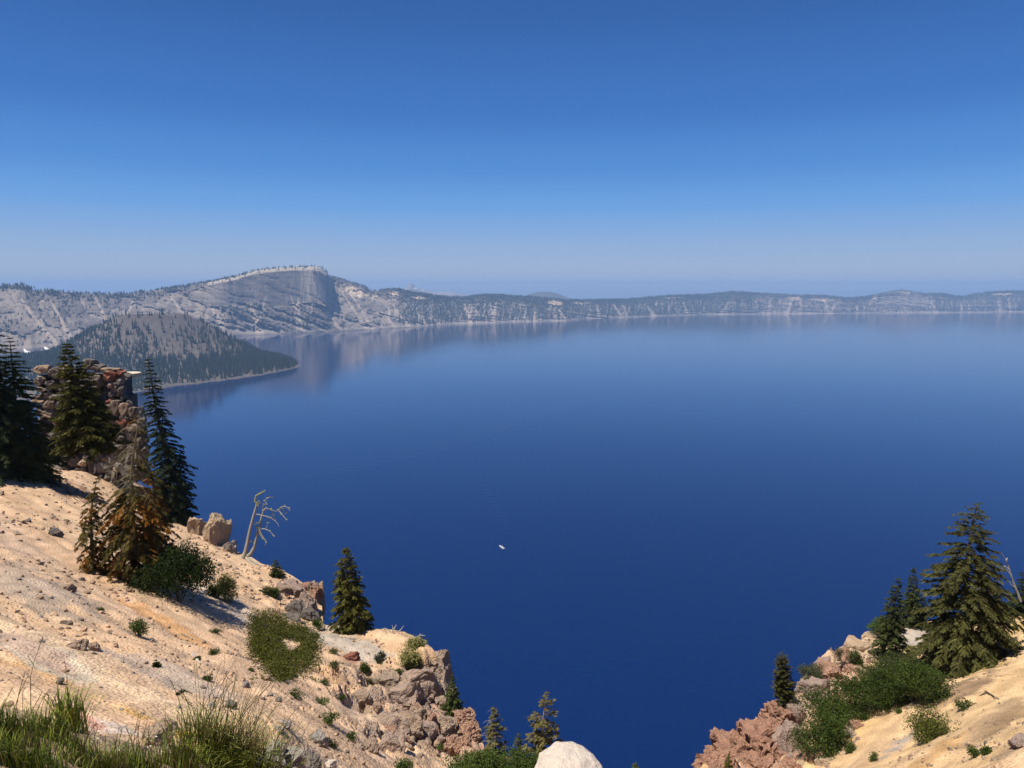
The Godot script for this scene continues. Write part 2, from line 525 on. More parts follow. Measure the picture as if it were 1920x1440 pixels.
# ------------------------------------------------------------------ lake and far country
var shore := [[-400, 690], [-150, 672], [0, 658], [60, 655], [110, 651], [150, 648], [250, 640], [400, 632], [480, 628], [600, 623], [700, 618], [780, 613], [850, 608], [920, 606], [960, 604], [1060, 602], [1100, 598], [1180, 595], [1260, 592], [1340, 590], [1500, 588.5], [1700, 587], [1920, 585.5], [2100, 585], [2400, 585]]
var crest := [[-400, 520], [-100, 530], [0, 537], [38, 534], [55, 539], [64, 545], [100, 546], [135, 548], [190, 551], [250, 549], [300, 543], [340, 538], [370, 533], [410, 526], [445, 518], [480, 508], [520, 503], [585, 500], [600, 502], [612, 510], [618, 519], [640, 525], [680, 537], [697, 545], [720, 544], [745, 542], [775, 549], [830, 556], [870, 558], [905, 553], [935, 553], [970, 556], [1010, 558], [1060, 563], [1110, 563], [1180, 561], [1220, 557], [1260, 554], [1330, 552], [1370, 547], [1400, 548], [1440, 551], [1500, 554], [1540, 554], [1590, 559], [1625, 556], [1660, 549], [1690, 544], [1715, 547], [1735, 551], [1770, 551], [1805, 556], [1830, 551], [1860, 547], [1920, 545], [2000, 547], [2400, 540]]
var far_v := PackedVector3Array()
var far_forest := PackedFloat32Array()

func lake_point(u: float, v: float) -> Vector3:
	var dir := at(u, v, 1.0) - EYE
	return EYE + dir * (-EYE.y / dir.y)

func bump(x: float, c: float, w: float) -> float:
	return exp(-((x - c) / w) ** 2)

func build_far_rim() -> void:
	var cols := 1500
	var inner := 84
	var back := [120.0, 300.0, 700.0, 1500.0, 4000.0, 11000.0]
	var rows := inner + back.size()
	var v := PackedVector3Array()
	var c := PackedColorArray()
	v.resize(cols * rows)
	c.resize(cols * rows)
	far_forest.resize(cols * rows)
	var along := 0.0
	var prev := Vector3.ZERO
	# pale scree chutes: [u at the top, height where it starts, u at the shore, width in px]
	var chutes := [[40, 0.75, 110, 9], [95, 0.8, 140, 8], [180, 0.9, 215, 9], [250, 0.8, 225, 7], [320, 0.8, 370, 8], [395, 0.55, 425, 10], [470, 0.45, 490, 11], [500, 0.55, 480, 5], [560, 0.5, 560, 9], [545, 0.55, 570, 5], [605, 0.42, 640, 6], [640, 0.75, 690, 6], [655, 0.8, 700, 5], [715, 0.4, 742, 6], [742, 0.42, 768, 7], [790, 0.3, 800, 5], [805, 0.35, 825, 4], [870, 0.7, 882, 6], [885, 0.6, 878, 5], [930, 0.7, 925, 7], [918, 0.75, 926, 4], [1000, 0.5, 1003, 5], [1030, 0.5, 1045, 5], [1050, 0.4, 1062, 6], [1118, 0.75, 1123, 5], [1150, 0.7, 1165, 8], [1168, 0.65, 1175, 6], [1212, 0.5, 1226, 7], [1280, 0.6, 1290, 5], [1365, 0.5, 1352, 6], [1445, 0.7, 1440, 5], [1485, 0.75, 1475, 8], [1500, 0.8, 1500, 6], [1545, 0.8, 1555, 7], [1565, 0.6, 1560, 6], [1605, 0.5, 1608, 5], [1700, 0.3, 1690, 9], [1745, 0.6, 1755, 7], [1800, 0.7, 1803, 6], [1815, 0.6, 1818, 4], [1870, 0.6, 1878, 7], [1890, 0.6, 1895, 5]]
	for i in cols:
		var u := lerpf(-330.0, 2250.0, i / (cols - 1.0))
		var sv := line(shore, u)
		var cv := line(crest, u) + noise_a.get_noise_1d(u * 2.3) * 1.2
		var s := lake_point(u, sv)
		var ds := (s - EYE).dot(tilt * Vector3.FORWARD)
		if i > 0: along += (s - prev).length()
		prev = s
		var llao := smoothstep(360.0, 420.0, u) * (1.0 - smoothstep(612.0, 625.0, u))
		var set_back := lerpf(780.0, 520.0, llao) + noise_a.get_noise_1d(along * 0.05) * 160.0
		var top := at(u, cv, ds + set_back)
		var out := Vector3(top.x - s.x, 0, top.z - s.z).normalized()
		var px := ds / FOCAL
		var wood_zone := smoothstep(700.0, 790.0, u) * (1.0 - 0.55 * smoothstep(1400.0, 1440.0, u)) + 0.22 * (1.0 - smoothstep(300.0, 420.0, u)) + 0.3 * llao
		wood_zone += 0.45 * bump(u, 1612, 22) + 0.2 * bump(u, 1250, 60) - 0.5 * bump(u, 1690, 50) + 0.35 * bump(u, 1780, 35) + 0.25 * smoothstep(1800.0, 1850.0, u)
		var cliff_low := lerpf(0.50, 0.42, bump(u, 590, 40)) - 0.12 * bump(u, 520, 40)
		for j in inner:
			var t := j / (inner - 1.0)
			var warp := noise_a.get_noise_2d(along * 0.12, t * 90.0) * 60.0
			var gul := noise_r.get_noise_2d((along + warp) * 0.42 * lerpf(1.0, 1.5, t), t * 12.0 + along * 0.02)
			var gul2 := noise_r.get_noise_2d((along - warp * 1.5) * 1.3, t * 26.0 + 300.0)
			# height and run: talus fan at the foot, a steeper wall above; the rock of the high bluff is nearly sheer
			var rise := lerpf(pow(t, 0.92), t, 0.5)
			var run := lerpf(t, smoothstep(0.0, 1.0, t), 0.35)
			if llao > 0.0:
				var sheer := t * 0.75 if t < cliff_low else (0.75 * cliff_low + (t - cliff_low) * 0.5 if t < 0.93 else 0.75 * cliff_low + (0.93 - cliff_low) * 0.5 + (t - 0.93) * 6.1)
				run = lerpf(run, minf(sheer, 1.0), llao)
			var fade := smoothstep(0.0, 0.06, t) * (1.0 - 0.75 * smoothstep(0.9, 1.0, t))
			var q := s + out * (run * set_back) + Vector3(0, rise * top.y, 0)
			# keep the eye's line to the crest: a farther point must stand higher to show at the same height
			var depth: float = (gul * 46.0 + gul2 * 15.0) * fade * (1.0 if t < cliff_low else lerpf(1.0, 0.22, llao))
			var rib := smoothstep(0.0, 0.10, noise_b.get_noise_2d(along * 0.30 + t * 40.0, t * 130.0) + 0.10 * (t - 0.55)) * (1.0 - 0.5 * clampf(wood_zone, 0.0, 1.0)) * smoothstep(0.05, 0.15, t) * (1.0 if t < cliff_low else 1.0 - llao)
			q += out * (depth - rib * 22.0 * fade)
			q.y += (gul2 * 6.0 + noise_b.get_noise_3d(q.x * 0.6, q.y * 2.4, q.z * 0.6) * 7.0) * fade * (1.0 if t < cliff_low else lerpf(1.0, 0.3, llao))
			if j == 0: q.y = -6.0
			v[j * cols + i] = q
			# colours: bedrock bands, pale scree in the chutes, grey-brown soil
			var strata := noise_b.get_noise_2d(along * 0.05, q.y * 1.4)
			var speck := noise_b.get_noise_3d(q.x * 0.9, q.y * 2.0, q.z * 0.9)
			var rock := Color(0.125, 0.11, 0.105).lerp(Color(0.20, 0.172, 0.155), clampf(0.5 + strata * 1.2, 0.0, 1.0))
			var scree := Color(0.315, 0.27, 0.235)
			var k := smoothstep(-0.15, 0.45, gul + 0.35 * speck - 0.25 * (t - 0.3))
			var col := rock.lerp(scree, k * lerpf(0.75, 0.25, wood_zone))
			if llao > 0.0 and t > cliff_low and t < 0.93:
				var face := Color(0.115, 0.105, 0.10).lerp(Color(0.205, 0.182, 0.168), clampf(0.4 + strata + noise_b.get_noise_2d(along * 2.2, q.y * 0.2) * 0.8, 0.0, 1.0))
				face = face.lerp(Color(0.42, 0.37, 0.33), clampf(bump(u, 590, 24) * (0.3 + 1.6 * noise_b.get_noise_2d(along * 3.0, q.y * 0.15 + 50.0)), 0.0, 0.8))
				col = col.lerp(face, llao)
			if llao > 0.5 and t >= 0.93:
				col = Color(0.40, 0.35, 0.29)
			if not (llao > 0.5 and t > cliff_low): col = col.lerp(Color(0.115, 0.105, 0.10).lerp(Color(0.17, 0.145, 0.13), clampf(0.5 + strata * 2.0, 0.0, 1.0)), rib * 0.85)
			var foot := smoothstep(0.10, 0.0, t + speck * 0.06)
			col = col.lerp(Color(0.30, 0.26, 0.23), foot * 0.45)
			var wood := clampf(wood_zone + speck * 0.55 + noise_a.get_noise_2d(along * 0.35, t * 60.0) * 0.5 - 0.25 + smoothstep(0.75, 0.95, t) * 0.35 - foot, 0.0, 1.0)
			if llao > 0.4 and t > cliff_low: wood = 0.0 if t < 0.93 else 0.22
			if u > 725.0 and t < 0.86:
				var streak := smoothstep(0.06, 0.26, noise_b.get_noise_2d((along + warp * 0.6) * 1.5, t * 22.0) + 0.10 * noise_a.get_noise_1d(along * 0.12)) * (1.0 - smoothstep(0.6, 0.86, t))
				col = col.lerp(Color(0.40, 0.35, 0.31), streak * 0.7)
				wood *= 1.0 - 0.9 * streak
			for h in chutes:
				var hu := lerpf(h[2], h[0], t / h[1])
				if t < h[1]:
					var wide: float = h[3] * lerpf(0.8, 0.3, t / h[1]) * (1.0 + 0.35 * speck)
					var in_chute := 1.0 - smoothstep(0.55, 1.0, absf(u + speck * 1.5 - hu) / wide)
					if in_chute > 0.0:
						col = col.lerp(Color(0.42, 0.355, 0.295), in_chute * 0.75)
						wood *= 1.0 - in_chute
			# tan pumice patches
			for pch in [[665, 0.80, 32, 0.13], [690, 0.80, 20, 0.08], [1042, 0.80, 18, 0.14], [1088, 0.82, 22, 0.06], [742, 0.86, 14, 0.06], [790, 0.84, 16, 0.05], [1262, 0.86, 22, 0.05], [1490, 0.80, 18, 0.12], [1545, 0.76, 24, 0.10], [1695, 0.90, 14, 0.05], [1880, 0.84, 26, 0.06], [1640, 0.84, 7, 0.10]]:
				var e: float = ((u - pch[0]) / pch[2]) ** 2 + ((t - pch[1]) / pch[3]) ** 2 + speck * 1.1 + gul2 * 0.5
				if e < 1.0:
					col = col.lerp(Color(0.62, 0.50, 0.36), smoothstep(1.0, 0.5, e) * 0.9)
					wood *= 0.1
			if u > 1636 and u < 1750 and t > 0.25:
				col = col.lerp(Color(0.27, 0.235, 0.21), 0.5 * bump(u, 1692, 48))
			col = col.lerp(Color(0.055, 0.060, 0.040), wood * 0.7)
			far_forest[j * cols + i] = wood
			var kk := 1.0 + speck * 0.25
			c[j * cols + i] = Color(col.r * kk, col.g * kk, col.b * kk)
		for b in back.size():
			var q2: Vector3 = v[(inner - 1) * cols + i] + out * back[b]
			q2.y = lerpf(v[(inner - 1) * cols + i].y - back[b] * 0.07, 60.0, smoothstep(300.0, 9000.0, back[b]))
			v[(inner + b) * cols + i] = q2
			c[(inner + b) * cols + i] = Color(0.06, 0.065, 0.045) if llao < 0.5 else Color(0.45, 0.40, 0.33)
	far_v = v
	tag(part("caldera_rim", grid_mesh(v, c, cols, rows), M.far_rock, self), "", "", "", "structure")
	# the woods on it
	var spots: Array[Vector3] = []
	rng.seed = 5
	while spots.size() < 20000:
		var i := rng.randi_range(0, cols - 2)
		var j := rng.randi_range(3, inner - 1)
		if rng.randf() < far_forest[j * cols + i] * 1.1 - 0.08:
			spots.push_back(v[j * cols + i].lerp(v[j * cols + i + 1], rng.randf()))
	for i in range(0, cols, 1):  # the tree line along the crest
		var u := lerpf(-330.0, 2250.0, i / (cols - 1.0))
		var thick := 0.95 if (u > 290 and u < 440) or (u > 618 and u < 690) or u > 715 else 0.25
		if u < 290 and noise_a.get_noise_1d(u * 4.0) < 0.05: thick = 0.04
		for k in 3:
			if rng.randf() < thick: spots.push_back(v[(inner - 1) * cols + i] + Vector3(between(-8, 8), 0, between(-40, 10)))
	var cone := Geo.new()
	for k in 5:
		var a0 := TAU * k / 5.0
		var a1 := TAU * (k + 1) / 5.0
		cone.tri(Vector3(0, 1, 0), Vector3(cos(a0) * 0.21, 0.0, sin(a0) * 0.21), Vector3(cos(a1) * 0.21, 0.06, sin(a1) * 0.21), Color.WHITE)
	var mm := MultiMesh.new()
	mm.transform_format = MultiMesh.TRANSFORM_3D
	mm.use_colors = true
	mm.mesh = cone.mesh()
	mm.instance_count = spots.size()
	for k in spots.size():
		var h := between(9.0, 21.0)
		mm.set_instance_transform(k, Transform3D(Basis(Vector3.UP, between(0, TAU)).scaled(Vector3(h * 1.25, h, h * 1.25)), spots[k] - Vector3(0, 0.8, 0)))
		var g := between(0.75, 1.3)
		mm.set_instance_color(k, Color(0.036 * g, 0.048 * g, 0.030 * g))
	var mi := MultiMeshInstance3D.new()
	mi.name = "forest"
	mi.multimesh = mm
	mi.material_override = M.far_trees
	add_child(mi)
	tag(mi, "dark conifer forest covering the far caldera walls and crest", "forest", "", "stuff")

func build_lake() -> void:
	var pm := PlaneMesh.new()
	pm.size = Vector2(24000, 14000)
	pm.subdivide_width = 24
	pm.subdivide_depth = 14
	tag(part("lake", pm, M.water, self, Transform3D(Basis.IDENTITY, Vector3(0, 0, -6500))), "", "", "", "structure")

func build_mountains() -> void:
	# the pointed volcano with its long shoulder, and the rounded butte
	var peak := [[700, 560], [735, 553], [752, 545], [760, 539], [768, 530], [773, 529], [780, 537], [790, 541], [800, 543], [815, 547], [830, 546], [845, 545], [860, 549], [880, 553], [905, 551], [930, 553], [960, 560], [1000, 566]]
	far_ridge("pointed_mountain", peak, 14500.0, 1800.0, Color(0.16, 0.14, 0.135), Color(0.30, 0.27, 0.25))
	far_ridge("rounded_butte", [[930, 570], [965, 560], [985, 553], [1000, 548], [1010, 546], [1032, 545.5], [1045, 549], [1060, 556], [1075, 560], [1110, 566]], 11500.0, 900.0, Color(0.075, 0.078, 0.062), Color(0.10, 0.10, 0.08))
	for w in [[780, 541, 34, 26], [793, 544, 22, 16]]:
		var p := at(w[0], w[1], 14200.0)
		var st := SphereMesh.new()
		st.radius = w[2]
		st.height = w[3] * 1.4
		tag(part("snow_field", st, M.snow, self, Transform3D(Basis.IDENTITY.scaled(Vector3(1.0, 0.8, 1.0)), p)), "small white snow field on %s shoulder of the pointed far mountain" % ("the" if w[2] == 34 else "the lower right"), "snow", "snow fields on the far mountain")

func far_ridge(called: String, outline: Array, d: float, wide: float, dark: Color, light: Color) -> void:
	var cols := 120
	var rows := 26
	var v := PackedVector3Array()
	var c := PackedColorArray()
	for j in rows:
		var t := j / (rows - 1.0)
		for i in cols:
			var u := lerpf(outline[0][0], outline[-1][0], i / (cols - 1.0))
			var top := at(u, line(outline, u), d)
			var h := 1.0 - absf(t * 2.0 - 1.0)
			var p := Vector3(top.x, lerpf(-60.0, top.y, h), top.z + wide * (0.5 - t) * 2.0)
			var n := noise_r.get_noise_2d(top.x * 0.09, t * 30.0)
			p.y += n * 26.0 * h * (1.0 - h) * 4.0
			p.x += n * 40.0 * (1.0 - h)
			v.push_back(p)
			c.push_back(dark.lerp(light, clampf(0.5 + n, 0.0, 1.0)))
	tag(part(called, grid_mesh(v, c, cols, rows), M.far_rock, self), "", "", "", "structure")

# ------------------------------------------------------------------ island
const CONE := Vector2(-1340, -2800)
var isle_shore := [[-180.0, 650.0], [-90.0, 430.0], [-30.0, 470.0], [0.0, 540.0], [6.0, 548.0], [25.0, 560.0], [45.6, 614.0], [59.5, 668.0], [66.5, 752.0], [74.0, 860.0], [95.0, 880.0], [140.0, 760.0], [180.0, 650.0]]

func isle_height(x: float, z: float) -> float:
	var o := Vector2(x, z) - CONE
	var r := o.length()
	var phi := rad_to_deg(atan2(o.y, o.x))
	var big := line(isle_shore, phi) + noise_a.get_noise_2d(phi * 5.0, 3.0) * 14.0
	var cone := 193.0 - maxf(0.0, r - 112.0) * 0.625 + maxf(0.0, 112.0 - r) * -0.28 + noise_a.get_noise_2d(x * 0.4, z * 0.4) * 5.0
	var apron := 88.0 * pow(maxf(0.0, 1.0 - r / big), 0.85) + noise_b.get_noise_2d(x * 0.9, z * 0.9) * 5.0 * clampf((big - r) / 60.0, 0.0, 1.0) - maxf(0.0, r - big) * 0.5
	var k := clampf(0.5 + 0.5 * (cone - apron) / 14.0, 0.0, 1.0)
	return lerpf(apron, cone, k) + 14.0 * k * (1.0 - k)

func build_island() -> void:
	var cols := 260
	var rows := 120
	var v := PackedVector3Array()
	var c := PackedColorArray()
	for j in rows:
		for i in cols:
			var phi := TAU * i / (cols - 1.0)
			var o := Vector2.from_angle(phi)
			var big := line(isle_shore, rad_to_deg(atan2(o.y, o.x))) + 30.0
			var r := big * j / (rows - 1.0)
			var x := CONE.x + o.x * r
			var z := CONE.y + o.y * r
			var h := isle_height(x, z)
			v.push_back(Vector3(x, maxf(h, -4.0), z))
			var n := noise_b.get_noise_2d(x * 1.5, z * 1.5)
			var n2 := noise_a.get_noise_2d(x * 0.5, z * 0.5)
			var col := Color(0.075, 0.067, 0.063).lerp(Color(0.165, 0.145, 0.13), clampf(0.5 + n + n2 * 0.5, 0.0, 1.0))
			var cinder := smoothstep(330.0, 180.0, r) * smoothstep(-1.2, 0.2, o.x - o.y * 0.3)
			col = col.lerp(Color(0.095, 0.087, 0.085), cinder * 0.8)
			if r < 160.0: col = col.lerp(Color(0.088, 0.073, 0.070), smoothstep(160.0, 115.0, r) * clampf(0.7 + n, 0.0, 1.0))
			col = col.lerp(Color(0.115, 0.102, 0.095), smoothstep(14.0, 3.0, h) * 0.8)
			c.push_back(col)
	tag(part("cinder_cone_island", grid_mesh(v, c, cols, rows), M.far_rock, self), "", "", "", "structure")
	# its trees
	rng.seed = 77
	var spots := []
	while spots.size() < 13000:
		var o := Vector2.from_angle(between(0, TAU))
		var big := line(isle_shore, rad_to_deg(atan2(o.y, o.x)))
		var r := big * sqrt(rng.randf())
		var x := CONE.x + o.x * r
		var z := CONE.y + o.y * r
		var h := isle_height(x, z)
		if h < 3.0: continue
		var want := 0.75 + noise_a.get_noise_2d(x * 0.7, z * 0.7) * 0.9
		if r < 330.0: want *= lerpf(0.12, 1.0, smoothstep(120.0, 300.0, r)) * (1.0 if o.x < 0.35 else 0.25)
		if r < 120.0: want *= 0.35
		if h < 12.0: want *= 0.75
		if rng.randf() < want: spots.push_back(Vector3(x, h, z))
	spots.sort_custom(func(a, b): return a.z - absf(a.x + 1000.0) * 0.1 > b.z - absf(b.x + 1000.0) * 0.1)
	var kinds := []
	for k in 4: kinds.push_back(little_conifer(300 + k, 0.13 + 0.03 * k))
	var singles := 300
	var each := []
	for k in spots.size():
		var h := between(12.0, 27.0)
		var xf := Transform3D(Basis(Vector3.UP, between(0, TAU)).scaled(Vector3(h * 0.95, h, h * 0.95)), spots[k] - Vector3(0, 0.5, 0))
		if k < singles:
			var o := MeshInstance3D.new()
			o.name = numbered("island_conifer")
			o.mesh = kinds[k % 4]
			o.material_override = M.far_trees
			o.transform = xf
			add_child(o)
			tag(o, "dark narrow conifer growing on the near side of the cone island", "tree", "conifers along the near shore of the island")
		else:
			each.push_back(xf)
	var mm := MultiMesh.new()
	mm.transform_format = MultiMesh.TRANSFORM_3D
	mm.mesh = kinds[1]
	mm.instance_count = each.size()
	for k in each.size(): mm.set_instance_transform(k, each[k])
	var mi := MultiMeshInstance3D.new()
	mi.name = "island_forest"
	mi.multimesh = mm
	mi.material_override = M.far_trees
	add_child(mi)
	tag(mi, "dark conifer wood covering the flanks of the cone island", "forest", "", "stuff")

func little_conifer(seed_: int, wide: float) -> ArrayMesh:
	rng.seed = seed_
	var g := Geo.new()
	var tiers := 9
	g.tube([Vector3(0, -0.05, 0), Vector3(0, 0.5, 0)], [0.02, 0.012], 4, Color(0.10, 0.08, 0.065))
	for t in tiers:
		var y := 0.08 + 0.92 * t / tiers
		var r := wide * (1.0 - 0.88 * t / tiers) * between(0.75, 1.2)
		var turn := between(0, TAU)
		for k in 5:
			var a := turn + TAU * k / 5.0
			var q := r * between(0.7, 1.25)
			var col := Color(0.035, 0.050, 0.030) * between(0.75, 1.35)
			var tip := Vector3(cos(a) * q, y - 0.05, sin(a) * q)
			var side := Vector3(-sin(a), 0, cos(a)) * q * 0.55
			g.tri(Vector3(0, y + 0.16, 0), tip + side, tip - side, col)
			g.tri(Vector3(0, y, 0), tip - side, tip + side, col)
	return g.mesh()

# ------------------------------------------------------------------ rocks
var rock_shapes: Array[ArrayMesh] = []
var stone_shapes: Array[ArrayMesh] = []
var rough_shapes: Array[ArrayMesh] = []
var pebble_shape: ArrayMesh

func ball(level: int) -> Array:
	var s := SphereMesh.new()
	var p := (1.0 + sqrt(5.0)) / 2.0
	var vs := [Vector3(-1, p, 0), Vector3(1, p, 0), Vector3(-1, -p, 0), Vector3(1, -p, 0), Vector3(0, -1, p), Vector3(0, 1, p), Vector3(0, -1, -p), Vector3(0, 1, -p), Vector3(p, 0, -1), Vector3(p, 0, 1), Vector3(-p, 0, -1), Vector3(-p, 0, 1)]
	var fs := [[0, 11, 5], [0, 5, 1], [0, 1, 7], [0, 7, 10], [0, 10, 11], [1, 5, 9], [5, 11, 4], [11, 10, 2], [10, 7, 6], [7, 1, 8], [3, 9, 4], [3, 4, 2], [3, 2, 6], [3, 6, 8], [3, 8, 9], [4, 9, 5], [2, 4, 11], [6, 2, 10], [8, 6, 7], [9, 8, 1]]
	var tris := []
	for f in fs: tris.push_back([vs[f[0]].normalized(), vs[f[1]].normalized(), vs[f[2]].normalized()])
	for k in level:
		var next := []
		for t in tris:
			var a: Vector3 = ((t[0] + t[1]) * 0.5).normalized()
			var b: Vector3 = ((t[1] + t[2]) * 0.5).normalized()
			var c: Vector3 = ((t[2] + t[0]) * 0.5).normalized()
			next.append_array([[t[0], a, c], [a, t[1], b], [c, b, t[2]], [a, b, c]])
		tris = next
	return tris

func rock_mesh(seed_: int, planes: int, deep: float, rough: float, level: int) -> ArrayMesh:
	# a block split along random planes, its faces then broken up by noise; radius about 1
	rng.seed = seed_
	var x := between(0.75, 1.0)
	var y := between(0.7, 1.0)
	var z := between(0.75, 1.0)
	var polys := []
	for f in [[0, 1, 3, 2], [4, 6, 7, 5], [0, 4, 5, 1], [2, 3, 7, 6], [0, 2, 6, 4], [1, 5, 7, 3]]:
		var p := PackedVector3Array()
		for k in f: p.push_back(Vector3(x if k & 1 else -x, y if k & 2 else -y, z if k & 4 else -z))
		polys.push_back(p)
	for c in planes + 8:
		var n := Vector3(rng.randfn(), rng.randfn(), rng.randfn()).normalized()
		var d := between(deep, deep + 0.32)
		if c >= planes:
			n = (Vector3(1 if c & 1 else -1, 1 if c & 2 else -1, 1 if c & 4 else -1) + Vector3(rng.randfn(), rng.randfn(), rng.randfn()) * 0.25).normalized()
			d = between(0.82, 1.08) if rough > 0.3 else between(0.95, 1.25)
		var next := []
		var rim: Array[Vector3] = []
		for p in polys:
			var q := PackedVector3Array()
			for i in p.size():
				var a: Vector3 = p[i]
				var b: Vector3 = p[(i + 1) % p.size()]
				var da := a.dot(n) - d
				var db := b.dot(n) - d
				if da <= 0.0: q.push_back(a)
				if (da < 0.0 and db > 0.0) or (da > 0.0 and db < 0.0):
					var m := a.lerp(b, da / (da - db))
					q.push_back(m)
					rim.push_back(m)
			if q.size() > 2: next.push_back(q)
		if rim.size() > 2:
			var mid := Vector3.ZERO
			for m in rim: mid += m / rim.size()
			var e1 := (rim[0] - mid).normalized()
			var e2 := n.cross(e1)
			rim.sort_custom(func(a, b): return atan2((a - mid).dot(e2), (a - mid).dot(e1)) < atan2((b - mid).dot(e2), (b - mid).dot(e1)))
			var cap := PackedVector3Array()
			for m in rim:
				if cap.is_empty() or cap[-1].distance_to(m) > 0.001: cap.push_back(m)
			if cap.size() > 2: next.push_back(cap)
		polys = next
	var tris := []
	for p in polys:
		var mid := Vector3.ZERO
		for m in p: mid += m / p.size()
		for i in p.size(): tris.push_back([mid, p[i], p[(i + 1) % p.size()]])
	for k in level:
		var next := []
		for t in tris:
			var a: Vector3 = (t[0] + t[1]) * 0.5
			var b: Vector3 = (t[1] + t[2]) * 0.5
			var c: Vector3 = (t[2] + t[0]) * 0.5
			next.append_array([[t[0], a, c], [a, t[1], b], [c, b, t[2]], [a, b, c]])
		tris = next
	var g := Geo.new()
	var o := Vector3(seed_ * 7.0, seed_ * 3.0, 0)
	var shift := func(p: Vector3) -> Vector3:
		var q := p * 30.0 + o
		return p + Vector3(noise_b.get_noise_3dv(q), noise_b.get_noise_3dv(q + Vector3(90, 0, 0)), noise_b.get_noise_3dv(q + Vector3(0, 90, 0))) * rough + p * noise_b.get_noise_3dv(q * 4.0) * rough * (0.35 if rough < 0.3 else 0.95)
	for t in tris: g.tri(shift.call(t[0]), shift.call(t[1]), shift.call(t[2]), Color(1, 1, 1))
	return g.mesh()

func boulder_mesh(seed_: int, rough: float) -> ArrayMesh:
	var g := Geo.new()
	for t in ball(4):
		var q := []
		for d in t: q.push_back(d * (1.0 + rough * noise_a.get_noise_3d(d.x * 22.0 + seed_, d.y * 22.0, d.z * 22.0) + rough * 0.25 * noise_b.get_noise_3d(d.x * 80.0, d.y * 80.0, d.z * 80.0)))
		g.tri(q[0], q[2], q[1], Color.WHITE)
	return g.mesh()

func make_rocks() -> void:
	for k in 10: rock_shapes.push_back(rock_mesh(40 + k, 9, 0.55, 0.26, 3))
	for k in 4: rough_shapes.push_back(rock_mesh(60 + k, 9, 0.6, 0.34, 3))
	for k in 8: stone_shapes.push_back(rock_mesh(80 + k, 8, 0.62, 0.16, 1))
	pebble_shape = rock_mesh(99, 4, 0.5, 0.1, 0)

func rock_xf(where: Vector3, sx: float, sy: float, sz: float, lean := 0.25, turn := 7.0) -> Transform3D:
	var b := Basis(Vector3.UP, between(0, TAU) if turn > 6.9 else turn + between(-0.35, 0.35)) * Basis(Vector3(rng.randfn(), rng.randfn() * 0.3, rng.randfn()).normalized(), between(-lean, lean))
	return Transform3D(b * Basis.from_scale(Vector3(sx, sy, sz)), where)

func inside(poly: PackedVector2Array, p: Vector2) -> bool:
	return Geometry2D.is_point_in_polygon(p, poly)

func px_size(p: Vector3, pixels: float) -> float:
	return (p - EYE).dot(tilt * Vector3.FORWARD) * pixels / FOCAL

func outcrop(called: String, label: String, big: Array, poly: PackedVector2Array, fill: int, low: float, high: float, mats: Array, seed_: int) -> void:
	# one mass of jointed rock; its blocks are parts. big: [u, v, width px, height px, material]
	var base := hit(big[0][0], big[0][1])
	var t := thing(called, label, "rock", base)
	rng.seed = seed_
	for b in big:
		var p := hit(b[0], b[1])
		var w := px_size(p, b[2]) * 0.74
		var h := px_size(p, b[3]) * 0.74
		var q := rock_xf(p - base + Vector3(0, -0.30 * h, 0), w, h, (w + h) * 0.5, 0.25, 0.5)
		part("rock", (rough_shapes if b[4] in ["rock_pink", "rock_rust"] else rock_shapes)[rng.randi() % (4 if b[4] in ["rock_pink", "rock_rust"] else 10)], M[b[4]], t, q)
	var lo := Vector2(1e9, 1e9)
	var hi := Vector2(-1e9, -1e9)
	for q in poly:
		lo = lo.min(q)
		hi = hi.max(q)
	var n := 0
	while n < fill:
		var s := Vector2(between(lo.x, hi.x), between(lo.y, hi.y))
		if not inside(poly, s): continue
		n += 1
		var p := hit(s.x, s.y)
		var w := px_size(p, lerpf(low, high, pow(rng.randf(), 1.6))) * 0.6
		part("rock", rock_shapes[rng.randi() % rock_shapes.size()], M[mats[rng.randi() % mats.size()]], t, rock_xf(p - base - Vector3(0, w * 0.35, 0), w * between(0.8, 1.4), w * between(0.6, 1.1), w, 0.6))

